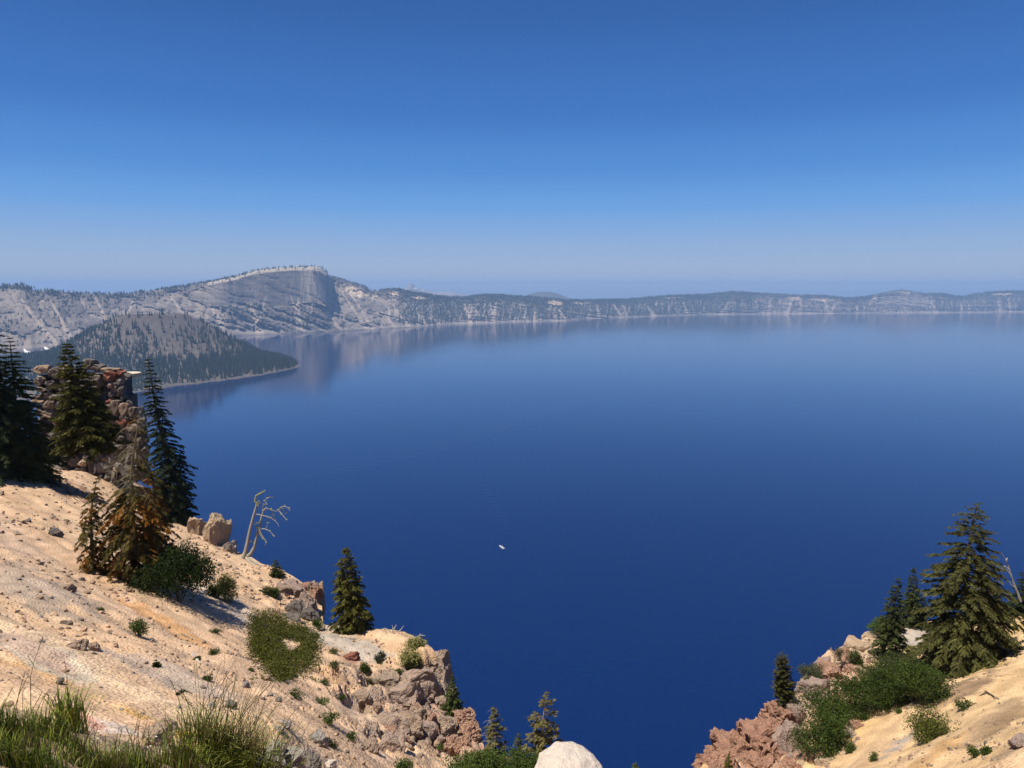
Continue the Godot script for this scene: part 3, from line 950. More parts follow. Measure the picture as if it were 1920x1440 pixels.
func build_outcrops() -> void:
	outcrop("cliff_outcrop", "jointed grey-brown rock face dropping towards the lake below the pale shrub", [
		[822, 1248, 34, 50, "rock_ledge"], [812, 1300, 46, 80, "rock_face"], [838, 1300, 26, 50, "rock_ledge"], [770, 1282, 60, 46, "rock_ledge"], [726, 1290, 34, 40, "rock_face"], [790, 1275, 40, 40, "rock_face"], [755, 1320, 62, 52, "rock_ledge"], [700, 1312, 34, 26, "rock_ledge"], [676, 1318, 26, 22, "rock_brown"],
		[780, 1345, 40, 36, "rock_brown"], [815, 1345, 34, 40, "rock_face"], [800, 1365, 30, 30, "rock_mauve"], [730, 1365, 44, 70, "rock_ledge"], [700, 1378, 24, 44, "rock_face"], [765, 1372, 36, 40, "rock_brown"], [834, 1360, 34, 36, "rock_face"], [740, 1400, 40, 40, "rock_ledge"], [790, 1400, 30, 36, "rock_brown"],
		[868, 1352, 36, 30, "rock_pink"], [880, 1372, 30, 34, "rock_pink"], [852, 1384, 34, 34, "rock_pink"], [835, 1400, 30, 34, "rock_pink"], [864, 1400, 26, 26, "rock_pink"], [690, 1400, 30, 22, "rock_brown"], [668, 1392, 18, 26, "rock_face"]],
		PackedVector2Array([Vector2(700, 1300), Vector2(740, 1270), Vector2(800, 1235), Vector2(830, 1265), Vector2(845, 1320), Vector2(892, 1366), Vector2(870, 1420), Vector2(700, 1420), Vector2(655, 1392), Vector2(690, 1360)]), 150, 5, 20, ["rock_ledge", "rock_brown", "rock_pink", "rock_face", "rock_face", "rock_mauve"], 501)
	outcrop("ledge_outcrop", "square brown rock ledge with a dark undercut face above the green mat", [
		[590, 1128, 28, 74, "rock_brown"], [572, 1138, 30, 60, "rock_mauve"], [560, 1150, 30, 40, "rock_dark"], [584, 1160, 26, 36, "rock_dark"], [548, 1112, 40, 26, "rock_mauve"], [520, 1112, 36, 24, "rock_brown"], [594, 1104, 18, 22, "rock_pink"], [574, 1100, 26, 18, "rock_pink"], [540, 1158, 34, 18, "rock_dark"]],
		PackedVector2Array([Vector2(510, 1095), Vector2(560, 1090), Vector2(600, 1098), Vector2(600, 1160), Vector2(560, 1125), Vector2(520, 1120)]), 26, 5, 14, ["rock_pink", "rock_tan", "rock_mauve"], 502)
	outcrop("red_outcrop", "rough pinkish red rock mass at the lower left of the right slope", [
		[1380, 1410, 90, 60, "rock_rust"], [1430, 1385, 80, 60, "rock_rust"], [1340, 1430, 60, 40, "rock_rust"], [1460, 1360, 50, 46, "rock_rust"], [1420, 1430, 80, 50, "rock_rust"], [1490, 1350, 30, 60, "rock_mauve"], [1486, 1400, 34, 60, "rock_mauve"], [1510, 1300, 36, 44, "rock_mauve"], [1500, 1335, 26, 30, "rock_mauve"], [1470, 1420, 40, 40, "rock_rust"]],
		PackedVector2Array([Vector2(1330, 1440), Vector2(1370, 1396), Vector2(1450, 1345), Vector2(1480, 1340), Vector2(1500, 1440)]), 130, 5, 20, ["rock_rust", "rock_rust", "rock_pink", "rock_mauve"], 503)
	outcrop("crest_outcrop", "crumbling pink-tan rocky crest between the green shrubs and the lake", [
		[1530, 1290, 40, 40, "rock_mauve"], [1556, 1262, 44, 44, "rock_pink"], [1580, 1240, 44, 36, "rock_pink"], [1610, 1212, 40, 30, "rock_tan"], [1640, 1200, 34, 22, "rock_tan"], [1600, 1260, 36, 30, "rock_pink"], [1545, 1245, 26, 20, "rock_mauve"]],
		PackedVector2Array([Vector2(1500, 1300), Vector2(1500, 1275), Vector2(1560, 1225), Vector2(1640, 1192), Vector2(1660, 1200), Vector2(1630, 1260), Vector2(1570, 1290)]), 90, 4, 15, ["rock_pink", "rock_tan", "rock_tan", "rock_mauve"], 504)
	outcrop("shrubside_rocks", "broken pinkish rocks at the foot of the large green shrub", [
		[1606, 1365, 24, 36, "rock_pink"], [1596, 1380, 26, 30, "rock_mauve"], [1530, 1425, 40, 30, "rock_pink"], [1550, 1430, 30, 24, "rock_tan"]],
		PackedVector2Array([Vector2(1500, 1440), Vector2(1510, 1415), Vector2(1590, 1375), Vector2(1620, 1350), Vector2(1610, 1395), Vector2(1560, 1440)]), 26, 5, 16, ["rock_pink", "rock_tan", "rock_mauve"], 505)

func single_rock(u: float, v: float, w: float, h: float, mat: String, label: String, group := "", called := "boulder", shape := -1, sink := 0.2) -> void:
	var p := hit(u, v)
	var sx := px_size(p, w) * 0.55
	var sy := px_size(p, h) * 0.6
	var o := part(called, rock_shapes[shape if shape >= 0 else rng.randi() % rock_shapes.size()], M[mat], self, rock_xf(p + Vector3(0, sy * (1.0 - 2.0 * sink) * 0.8, 0), sx, sy, (sx + sy) * 0.5, 0.2))
	tag(o, label, "rock", group)

func build_rocks() -> void:
	rng.seed = 900
	single_rock(410, 1022, 34, 66, "rock_tan", "tall pale brown rock blade standing on the left rim beside the dead tree", "", "boulder", 2, 0.1)
	single_rock(371, 1000, 28, 36, "rock_tan", "squat tan rock on the rim left of the tall rock blade", "", "boulder", 5, 0.15)
	single_rock(434, 1036, 22, 26, "rock_grey", "small jagged grey rock just right of the tall rock blade", "", "boulder", 7, 0.15)
	single_rock(303, 1398, 64, 50, "rock_brown", "rounded dark brown boulder behind the foreground grass", "", "boulder", 1, 0.25)
	single_rock(505, 1435, 50, 50, "rock_grey", "grey-brown boulder at the right edge of the grass clump", "", "boulder", 3, 0.25)
	single_rock(545, 1436, 62, 40, "rock_grey", "broad flat grey boulder at the bottom edge, left of its angular neighbour", "", "boulder", 4, 0.25)
	single_rock(585, 1440, 36, 36, "rock_dark", "angular grey boulder at the bottom edge beside the broad one", "", "boulder", 6, 0.25)
	single_rock(617, 1440, 26, 16, "rock_pale", "small white rock at the bottom edge beside the grey boulders", "", "boulder", 0, 0.25)
	single_rock(512, 1410, 34, 36, "rock_tan", "cream rounded rock above the grey boulders", "", "boulder", 8, 0.25)
	single_rock(597, 1394, 34, 30, "rock_grey", "pointed grey rock with one pale face on the lower slope", "", "boulder", 2, 0.25)
	single_rock(148, 1218, 30, 24, "rock_brown", "brown rock half sunk in the slope, the larger of a pair", "", "boulder", 3, 0.3)
	single_rock(177, 1219, 22, 18, "rock_brown", "brown rock half sunk in the slope, the smaller of a pair", "", "boulder", 5, 0.3)
	single_rock(104, 1004, 26, 20, "rock_dark", "dark block with a stick above it on the upper left slope", "", "boulder", 6, 0.2)
	single_rock(130, 1108, 26, 18, "rock_brown", "flat brown slab jutting from the left slope", "", "boulder", 4, 0.3)
	single_rock(112, 1283, 16, 13, "rock_dark", "small dark stone on grey soil above the grass", "", "boulder", 1, 0.2)
	single_rock(660, 1236, 30, 18, "rock_red", "low reddish rock on the pale ledge", "", "boulder", 7, 0.3)
	single_rock(1908, 1400, 50, 26, "rock_mauve", "mauve grey slab at the right edge of the picture", "", "boulder", 3, 0.2)
	single_rock(432, 1326, 22, 16, "rock_dark", "dark grey stone behind the tall grass stalks", "", "boulder", 2, 0.25)
	single_rock(396, 1325, 26, 10, "rock_grey", "flat grey stone left of the dark one behind the grass stalks", "", "boulder", 0, 0.3)
	single_rock(535, 1362, 20, 13, "rock_grey", "grey stone, upper of two on the lower slope", "", "boulder", 5, 0.25)
	single_rock(524, 1370, 18, 11, "rock_grey", "grey stone, lower of two on the lower slope", "", "boulder", 8, 0.25)
	single_rock(498, 1275, 16, 13, "rock_tan", "pale stone under the left end of the green mat", "", "boulder", 1, 0.25)
	single_rock(463, 1288, 15, 12, "rock_grey", "grey stone on the orange streak below the green mat", "", "boulder", 3, 0.25)
	single_rock(523, 1315, 12, 10, "rock_dark", "dark stone on the tan streaked slope below the green mat", "", "boulder", 6, 0.25)
	# the pale boulder at the very edge of the viewpoint
	var p := at(1066, 1466, 5.0)
	var o := part("pale_boulder", boulder_mesh(7, 0.22), M.rock_pale, self, Transform3D(Basis(Vector3(0, 0, 1), -0.12) * Basis.from_scale(Vector3(0.26, 0.18, 0.32)), p))
	tag(o, "smooth whitish boulder at the bottom edge in the middle", "rock")
	var zones := [
		[[Vector2(0, 900), Vector2(130, 900), Vector2(300, 1090), Vector2(240, 1130), Vector2(60, 1060), Vector2(0, 1000)], 80, "rock_brown", 4.0, 11.0, "loose brown stone on the upper left slope below the trees", "stones strewn on the upper left slope"],
		[[Vector2(0, 1060), Vector2(150, 1120), Vector2(420, 1260), Vector2(560, 1330), Vector2(480, 1400), Vector2(0, 1280)], 50, "rock_grey", 3.5, 9.0, "loose grey stone on the middle of the left slope", "stones strewn on the middle left slope"],
		[[Vector2(330, 1010), Vector2(430, 1040), Vector2(540, 1090), Vector2(520, 1140), Vector2(440, 1110)], 36, "rock_tan", 3.5, 9.0, "loose tan stone near the rim by the dead tree", "stones strewn along the left rim"],
		[[Vector2(600, 1200), Vector2(700, 1190), Vector2(740, 1240), Vector2(660, 1330), Vector2(600, 1300)], 18, "rock_mauve", 3.0, 7.0, "loose small stone on the pale ledge right of the mat", "stones strewn on the pale ledge"],
		[[Vector2(1700, 1440), Vector2(1920, 1440), Vector2(1920, 1180), Vector2(1850, 1200), Vector2(1790, 1300), Vector2(1620, 1420)], 60, "rock_brown", 3.5, 9.0, "loose brown stone on the yellow right slope", "stones strewn on the right slope"],
	]
	for z in zones:
		var poly := PackedVector2Array(z[0])
		var lo := Vector2(1e9, 1e9)
		var hi := Vector2(-1e9, -1e9)
		for q in poly:
			lo = lo.min(q)
			hi = hi.max(q)
		var n := 0
		while n < z[1]:
			var s := Vector2(between(lo.x, hi.x), between(lo.y, hi.y))
			if not inside(poly, s): continue
			n += 1
			var q := hit(s.x, s.y)
			var w := px_size(q, lerpf(z[3], z[4], pow(rng.randf(), 2.2))) * 0.55
			var st := part("stone", stone_shapes[rng.randi() % stone_shapes.size()], M[z[2] if rng.randf() < 0.6 else ["rock_tan", "rock_mauve", "rock_dark"][rng.randi() % 3]], self, rock_xf(q + Vector3(0, w * 0.2, 0), w * between(0.9, 1.4), w * between(0.55, 0.9), w, 0.4))
			tag(st, z[5], "stone", z[6])
	# gravel
	var mm := MultiMesh.new()
	mm.transform_format = MultiMesh.TRANSFORM_3D
	mm.use_colors = true
	mm.mesh = pebble_shape
	var spots: Array[Vector3] = []
	while spots.size() < 20000:
		var az := deg_to_rad(between(-44, 44))
		var e := edge_at(az)
		var r := e * sqrt(rng.randf() * 0.98 + 0.01)
		if r < 5.0: continue
		var x := HUB.x + sin(az) * r
		var z := HUB.y - cos(az) * r
		if noise_a.get_noise_2d(x * 2.5 + 300.0, z * 2.5) * 1.6 + noise_b.get_noise_2d(x * 12.0, z * 12.0) + rng.randf() * 0.5 < (0.36 if x > -12.0 or z > -20.0 else 0.12): continue
		spots.push_back(Vector3(x, ground(x, z), z))
	mm.instance_count = spots.size()
	for k in spots.size():
		var s := 0.010 + (0.05 if spots[k].x > -12.0 else 0.085) * pow(rng.randf(), 4.0)
		mm.set_instance_transform(k, rock_xf(spots[k] + Vector3(0, s * 0.3, 0), s * between(0.8, 1.5), s * 0.75, s, 0.5))
		var g := between(0.6, 1.15)
		var base := [Color(0.30, 0.21, 0.145), Color(0.39, 0.27, 0.18), Color(0.19, 0.145, 0.115)][rng.randi() % 3] as Color
		mm.set_instance_color(k, base * g)
	var mi := MultiMeshInstance3D.new()
	mi.name = "gravel"
	mi.multimesh = mm
	mi.material_override = M.pebble
	add_child(mi)
	tag(mi, "fine loose gravel scattered over both tan slopes", "gravel", "", "stuff")

# ------------------------------------------------------------------ trees and shrubs
var spray := PackedVector3Array()
var tuft := PackedVector3Array()
var leaf_bunch: Array[PackedVector3Array] = []

func make_sprigs() -> void:
	# a flat fan of needles along +x, length 1, drooping a little
	rng.seed = 61
	for k in 6:
		var x := 0.02 + 0.98 * k / 6.0
		var y := -0.12 * x * x
		var l := 0.44 * (1.0 - 0.58 * x) * between(0.85, 1.15)
		for s in [-1.0, 1.0]:
			var tip := Vector3(x + l * 0.7, y - 0.06 + between(-0.06, 0.08), s * l)
			spray.append_array([Vector3(x - 0.09, y, 0.0), Vector3(x + 0.11, y + 0.01, 0.0), tip])
			spray.append_array([Vector3(x, y + 0.09, 0.0), Vector3(x, y - 0.09, 0.0), tip + Vector3(0.03, between(-0.05, 0.05), 0)])
	spray.append_array([Vector3(0, 0.012, 0), Vector3(0.5, -0.02, 0.06), Vector3(1.15, -0.15, 0)])
	spray.append_array([Vector3(0, 0.012, 0), Vector3(0.5, -0.03, -0.06), Vector3(1.15, -0.15, 0)])
	# an upright tuft for firs
	for k in 12:
		var a := TAU * k / 12.0
		var d := Vector3(0.55, 0.75 * sin(a), 0.75 * cos(a))
		tuft.append_array([Vector3(0, 0, 0.05), Vector3(0.05, 0, -0.05), d * between(0.5, 0.8) + Vector3(0.3, 0, 0)])
	for q in 4:
		var b := PackedVector3Array()
		for k in 9:
			var c := Vector3(rng.randfn(), rng.randfn(), rng.randfn()).normalized() * between(0.3, 1.0)
			var ax := Vector3(rng.randfn(), rng.randfn() * 0.6 + 0.2, rng.randfn()).normalized()
			var sd := ax.cross(Vector3(rng.randfn(), rng.randfn(), rng.randfn())).normalized()
			var l := between(0.42, 0.7)
			b.append_array([c, c + ax * l * 0.5 + sd * l * 0.3, c + ax * l, c, c + ax * l, c + ax * l * 0.5 - sd * l * 0.3])
		leaf_bunch.push_back(b)

func conifer(t: Node3D, h: float, wide: float, o: Dictionary) -> void:
	# h: height, wide: greatest crown radius. o: seed, low (bare trunk share), lean (top offset), droop, gaps, tint, dry, dense, sizes
	rng.seed = o.get("seed", 1)
	var low: float = o.get("low", 0.06)
	var lean: Vector3 = o.get("lean", Vector3.ZERO)
	var droop: float = o.get("droop", 0.35)
	var gaps: float = o.get("gaps", 0.25)
	var tint: Color = o.get("tint", Color(0.060, 0.068, 0.022))
	var bow: float = o.get("bow", 0.0)
	var scale: float = o.get("sprig", 1.0)
	var wood := Geo.new()
	var crown := Geo.new()
	var bark := Color(0.115, 0.095, 0.078)
	if o.has("bark"): bark = o.bark
	var spine := []
	var radii := []
	var girth := h * 0.017 + 0.018
	for k in 13:
		var s := k / 12.0
		spine.push_back(Vector3(lean.x * s * s + bow * sin(s * PI * 0.9) + 0.012 * h * sin(s * 7.0), h * s - 0.25 * (1.0 - s), lean.z * s * s))
		radii.push_back(girth * pow(1.0 - s, 0.8) + 0.006)
	wood.tube(spine, radii, 7, bark)
	var place := func(s: float) -> Vector3:
		var f := clampf(s, 0.0, 1.0) * 12.0
		var k := mini(int(f), 11)
		return spine[k].lerp(spine[k + 1], f - k)
	var size := clampf(wide * 0.30, 0.13, 0.40) * scale
	var whorls := int(o.get("whorls", clampf(h / (size * 0.62), 14, 38)))
	var turn := 0.0
	for w in whorls:
		var s := lerpf(low, 0.985, (w + between(-0.3, 0.3)) / (whorls - 1.0))
		var rel := clampf((s - low) / (1.0 - low), 0.0, 1.0)
		var reach := wide * (pow(1.0 - rel, o.get("taper", 0.85)) * 0.985 + 0.015)
		if rel < 0.10: reach *= lerpf(0.75, 1.0, rel / 0.10)
		var arms := int(clampf(6.0 + reach / size * 0.75, 6, 10))
		for a in arms:
			turn += TAU * 0.381966 + between(-0.3, 0.3)
			if rng.randf() < gaps * 0.55: continue
			var l := reach * between(1.0 - gaps * 1.3, 1.12)
			if rng.randf() < 0.05: l *= 1.25
			l *= 1.0 + 0.4 * noise_a.get_noise_2d(cos(turn) * 22.0 + whorls * 9.0, sin(turn) * 22.0 + s * 75.0)
			var out := Vector3(cos(turn), 0, sin(turn))
			var side := Vector3(-out.z, 0, out.x)
			var from: Vector3 = place.call(s)
			var up := lerpf(-droop * 0.35, 0.55, rel * rel)
			var n := maxi(2, int(l / (size * (0.56 - 0.20 * rel))))
			var bare: float = 1.0 if rng.randf() < o.get("bare", 0.0) and rel > o.get("bare_from", 0.0) else 0.0
			var tone: Color = tint * between(0.72, 1.28)
			if rng.randf() < o.get("dry", 0.0) : tone = [Color(0.25, 0.115, 0.018), Color(0.20, 0.11, 0.025), Color(0.15, 0.12, 0.03)][rng.randi() % 3] * between(0.55, 1.15)
			var ends := []
			for k in n + 1:
				var q := float(k) / n
				ends.push_back(from + out * (l * q) + Vector3(0, l * (up * q - droop * q * q + 0.16 * pow(q, 4)), 0))
			if l > 0.25:
				var rr := []
				for k in n + 1: rr.push_back(maxf(0.004, girth * 0.28 * (1.0 - float(k) / n) * (l / wide)))
				wood.tube(ends, rr, 3, bark * between(0.8, 1.3) if bare < 0.5 else o.get("twig", Color(0.27, 0.24, 0.20)) * between(0.7, 1.2))
			if bare > 0.5:
				for k in range(1, n + 1):
					for sgn in [-1.0, 1.0]:
						if rng.randf() < 0.45: continue
						var d: Vector3 = (out * 0.5 + side * sgn * between(0.4, 1.0) + Vector3(0, between(-0.7, 0.1), 0)).normalized() * size * between(0.7, 1.5)
						wood.tube([ends[k], ends[k] + d * 0.6, ends[k] + d + Vector3(0, -0.25 * size, 0)], [0.008, 0.005, 0.002], 3, o.get("twig", Color(0.27, 0.24, 0.20)) * between(0.7, 1.2))
				continue
			for k in range(1, n + 1):
				var q := float(k) / n
				if q < 0.22 and reach > size * 2.5: continue
				var tilt_y: float = up - droop * 2.0 * q * 0.8
				# side twigs spread the branch into a flat, ragged fan
				var steps := clampi(int(l * 0.42 * (1.0 - 0.75 * q) / size), 0, 4)
				for sgn in [-1.0, 1.0, 0.0]:
					if sgn == 0.0 and k < n and rng.randf() < 0.4: continue
					var yaw: float = sgn * between(0.55, 1.15)
					var fwd := (out * cos(yaw) + side * sin(yaw) + Vector3(0, tilt_y * 0.6 + between(-0.34, 0.16), 0)).normalized()
					var sc := size * between(0.75, 1.25) * (1.0 - 0.25 * q) * (1.0 - 0.62 * rel * rel)
					var p: Vector3 = ends[k] + Vector3(0, between(-0.06, 0.06) * size, 0)
					for m in (steps if sgn != 0.0 else 0) + 1:
						var roll := between(-0.6, 0.6) if rng.randf() < 0.7 else between(-1.6, 1.6)
						var sd := fwd.cross(Vector3.UP).normalized().rotated(fwd, roll)
						crown.add(spray, Transform3D(Basis(fwd * sc, sd.cross(fwd) * sc, sd * sc), p), tone * between(0.78, 1.25))
						p += fwd * sc * 0.72
						fwd = (fwd + Vector3(0, -0.16, 0) + out * 0.15).normalized()
	part("trunk", wood.mesh(), M.bark, t)
	if crown.v.size(): part("crown", crown.mesh(), M.needles, t)

func place_conifer(u: float, base_v: float, top_v: float, wide_px: float, label: String, o: Dictionary) -> void:
	var p: Vector3 = hit(u, base_v) if not o.has("d") else at(u, base_v, o.d)
	var called: String = o.get("called", "conifer")
	var t := thing(called, label, "tree", p - Vector3(0, 0.05, 0), o.get("seed", 1) * 1.3 if not o.has("lean") and not o.has("bow") else 0.0)
	var h := px_size(p, base_v - top_v) * 1.02
	conifer(t, h, px_size(p, wide_px) * 0.5, o)

func build_trees() -> void:
	var dark := Color(0.030, 0.043, 0.018)
	var olive := Color(0.100, 0.100, 0.024)
	var mid := Color(0.058, 0.072, 0.023)
	place_conifer(-8, 886, 566, 160, "tall dark fir cut off by the left edge of the picture", {"seed": 3, "tint": dark * 1.3, "sprig": 0.9, "whorls": 36, "droop": 0.5, "gaps": 0.3})
	place_conifer(40, 890, 636, 150, "dense dark fir second from the left edge, below the stone overlook", {"seed": 4, "tint": Color(0.058, 0.074, 0.023), "sprig": 0.85, "whorls": 38, "droop": 0.42, "gaps": 0.15, "dense": 1.2})
	place_conifer(170, 876, 645, 116, "olive-tipped hemlock standing in front of the stone overlook wall", {"seed": 15, "tint": olive * 0.75, "sprig": 1.1, "whorls": 34, "droop": 0.30, "gaps": 0.2, "low": 0.2, "lean": Vector3(-0.85, 0, 0), "taper": 0.8})
	place_conifer(324, 975, 672, 92, "tall slender dark fir right of the stone overlook against the lake", {"seed": 6, "tint": dark * 1.3, "sprig": 1.0, "whorls": 44, "droop": 0.45, "gaps": 0.15, "lean": Vector3(-1.25, 0, 0), "low": 0.02, "taper": 0.75})
	place_conifer(342, 975, 880, 46, "low dark fir at the foot of the slender fir on the rim", {"seed": 7, "tint": dark * 0.9, "gaps": 0.2})
	place_conifer(250, 1086, 776, 176, "dying leaning hemlock with bare grey branches and rusty lower foliage", {"called": "dying_hemlock", "seed": 18, "tint": Color(0.085, 0.070, 0.018), "dry": 0.6, "bare": 0.8, "bare_from": 0.55, "droop": 0.75, "gaps": 0.6, "lean": Vector3(0.7, 0, 0), "taper": 0.5, "sprig": 0.85, "whorls": 30, "bark": Color(0.20, 0.17, 0.10), "twig": Color(0.185, 0.155, 0.095), "low": 0.1})
	place_conifer(172, 1072, 892, 90, "sparse rust and olive hemlock left of the dying leaning one", {"called": "dying_hemlock", "seed": 19, "tint": Color(0.105, 0.085, 0.020), "dry": 0.35, "droop": 0.8, "gaps": 0.55, "bare": 0.25, "low": 0.1, "lean": Vector3(0.5, 0, 0)})
	place_conifer(296, 1060, 880, 96, "short rusty brown hemlock between the dying one and the slender fir", {"called": "dying_hemlock", "seed": 22, "tint": Color(0.085, 0.060, 0.015), "dry": 0.5, "droop": 0.7, "gaps": 0.35})
	place_conifer(661, 1182, 1022, 84, "olive green hemlock alone on the edge of the pale ledge", {"seed": 31, "tint": olive * 1.1, "sprig": 1.1, "whorls": 30, "droop": 0.45, "gaps": 0.2, "lean": Vector3(-0.25, 0, 0), "taper": 0.7})
	place_conifer(850, 1336, 1266, 44, "small bright green fir beside the rock face", {"seed": 32, "tint": Color(0.060, 0.085, 0.022), "droop": 0.25, "gaps": 0.2})
	place_conifer(926, 1452, 1316, 84, "thin-topped hemlock with a grey trunk at the bottom, left of the taller one", {"seed": 33, "tint": Color(0.15, 0.14, 0.06), "droop": 0.2, "gaps": 0.5, "bark": Color(0.30, 0.25, 0.20), "bare": 0.18, "bare_from": 0.3, "d": 23.5})
	place_conifer(1016, 1452, 1290, 92, "fuller grey-green hemlock at the bottom left of the whitish boulder", {"seed": 34, "tint": Color(0.155, 0.14, 0.055), "droop": 0.22, "gaps": 0.45, "bark": Color(0.30, 0.25, 0.20), "taper": 0.65, "lean": Vector3(0.12, 0, 0), "d": 22.5})
	place_conifer(972, 1452, 1370, 60, "short green hemlock between the two taller ones at the bottom", {"seed": 35, "tint": Color(0.080, 0.090, 0.028), "droop": 0.25, "gaps": 0.35, "d": 23.0})
	place_conifer(1478, 1336, 1220, 40, "narrow pine on a bare curved stem leaning over the lake at the crack", {"seed": 41, "tint": Color(0.085, 0.085, 0.026), "droop": 0.0, "gaps": 0.25, "low": 0.30, "lean": Vector3(-0.35, 0, 0), "bow": -0.16, "taper": 0.35, "bark": Color(0.07, 0.055, 0.05)})
	place_conifer(1463, 1346, 1314, 26, "tiny fir at the top of the red rock mass", {"seed": 42, "tint": mid * 1.2, "gaps": 0.2})
	place_conifer(1366, 1452, 1405, 22, "small yellow-green sapling in front of the red rock mass", {"seed": 43, "tint": Color(0.10, 0.10, 0.025), "gaps": 0.4})
	place_conifer(1668, 1236, 1078, 66, "dark fir in front of the pair on the right crest", {"seed": 44, "tint": mid * 0.9, "droop": 0.35, "gaps": 0.12, "lean": Vector3(0.15, 0, 0)})
	place_conifer(1706, 1174, 1060, 50, "slim fir at the back on the right crest, left of the biggest tree", {"seed": 45, "tint": mid, "droop": 0.4, "gaps": 0.12})
	place_conifer(1728, 1172, 1112, 36, "short fir tucked against the slim one on the right crest", {"seed": 46, "tint": mid, "droop": 0.4, "gaps": 0.25})
	place_conifer(1798, 1260, 936, 232, "largest tree on the right, a broad olive hemlock on the yellow slope", {"seed": 47, "tint": Color(0.080, 0.082, 0.025), "droop": 0.48, "gaps": 0.25, "low": 0.04, "taper": 0.66, "lean": Vector3(0.15, 0, 0), "sprig": 0.75, "whorls": 36})
	place_conifer(1850, 1165, 1040, 100, "broad hemlock just behind the biggest tree on its right", {"seed": 48, "tint": Color(0.085, 0.085, 0.027), "droop": 0.45, "gaps": 0.3})
	place_conifer(1912, 1150, 1070, 60, "dark fir at the right edge of the picture", {"seed": 49, "tint": dark * 1.1, "droop": 0.35, "gaps": 0.25})
	place_conifer(518, 1082, 1048, 38, "small green fir peeping over the left rim below the dead tree", {"seed": 50, "tint": mid * 1.1, "gaps": 0.15})
	place_conifer(1190, 1462, 1426, 40, "fir tip showing at the bottom edge right of the whitish boulder", {"seed": 51, "tint": mid * 1.3, "gaps": 0.2, "d": 22.0})

func shrub(t: Node3D, wide: float, tall: float, o: Dictionary) -> void:
	rng.seed = o.get("seed", 1)
	var tint: Color = o.get("tint", Color(0.045, 0.065, 0.018))
	var leaf: float = o.get("leaf", 0.075)
	var lobes := []
	var count: int = o.get("lobes", 9)
	for k in count:
		var a := TAU * k / count + between(-0.4, 0.4)
		var r := sqrt(rng.randf()) * 0.62
		lobes.push_back([Vector3(cos(a) * r * wide * 0.5, tall * between(0.18, 0.70) * (1.0 - 0.35 * r), sin(a) * r * wide * 0.45), between(0.20, 0.34)])
	var green := Geo.new()
	var wood := Geo.new()
	for l in lobes:
		var c: Vector3 = l[0]
		var rad: float = l[1]
		wood.tube([Vector3(c.x * 0.15, -0.08, c.z * 0.15), Vector3(c.x * 0.5, c.y * 0.5, c.z * 0.5), c], [0.02, 0.014, 0.006], 4, Color(0.14, 0.11, 0.085))
		for s in 4:
			var d2 := Vector3(rng.randfn(), absf(rng.randfn()) * 0.8, rng.randfn()).normalized()
			wood.tube([c * 0.6, c + d2 * rad * tall], [0.008, 0.003], 3, Color(0.16, 0.13, 0.10))
	leaf *= 1.35
	var total := int(clampf(o.get("dense", 1.0) * wide * tall * 2.6 / (leaf * leaf), 90, 5200))
	for k in total:
		var l: Array = lobes[rng.randi() % lobes.size()]
		var d := Vector3(rng.randfn(), rng.randfn() * 0.9 + 0.25, rng.randfn()).normalized()
		var rad: float = l[1] * pow(rng.randf(), 0.35) * (1.0 + 0.45 * noise_a.get_noise_3d(d.x * 60.0 + k % 3, d.y * 60.0, d.z * 60.0 + o.get("seed", 1)))
		var p: Vector3 = l[0] + Vector3(d.x * rad * wide, d.y * rad * tall, d.z * rad * wide)
		if p.y < 0.02: p.y = between(0.0, 0.12) * tall
		var s := leaf * between(0.8, 1.5)
		var b := Basis(Vector3(rng.randfn(), rng.randfn(), rng.randfn()).normalized(), between(0, TAU)) * Basis.from_scale(Vector3(s, s, s))
		var col: Color = tint * between(0.65, 1.35)
		if o.has("bloom") and rng.randf() < 0.6 and d.y > -0.2: col = o.bloom * between(0.7, 1.15)
		green.add(leaf_bunch[k % 4], Transform3D(b, p), col)
	part("stems", wood.mesh(), M.bark, t)
	part("foliage", green.mesh(), M.leaves, t)

func place_shrub(u: float, base_v: float, wide_px: float, tall_px: float, label: String, o: Dictionary, group := "") -> void:
	var p: Vector3 = hit(u, base_v) if not o.has("d") else at(u, base_v, o.d)
	var t := thing(o.get("called", "shrub"), label, o.get("category", "shrub"), p, 0.0, group)
	shrub(t, px_size(p, wide_px), px_size(p, tall_px), o)

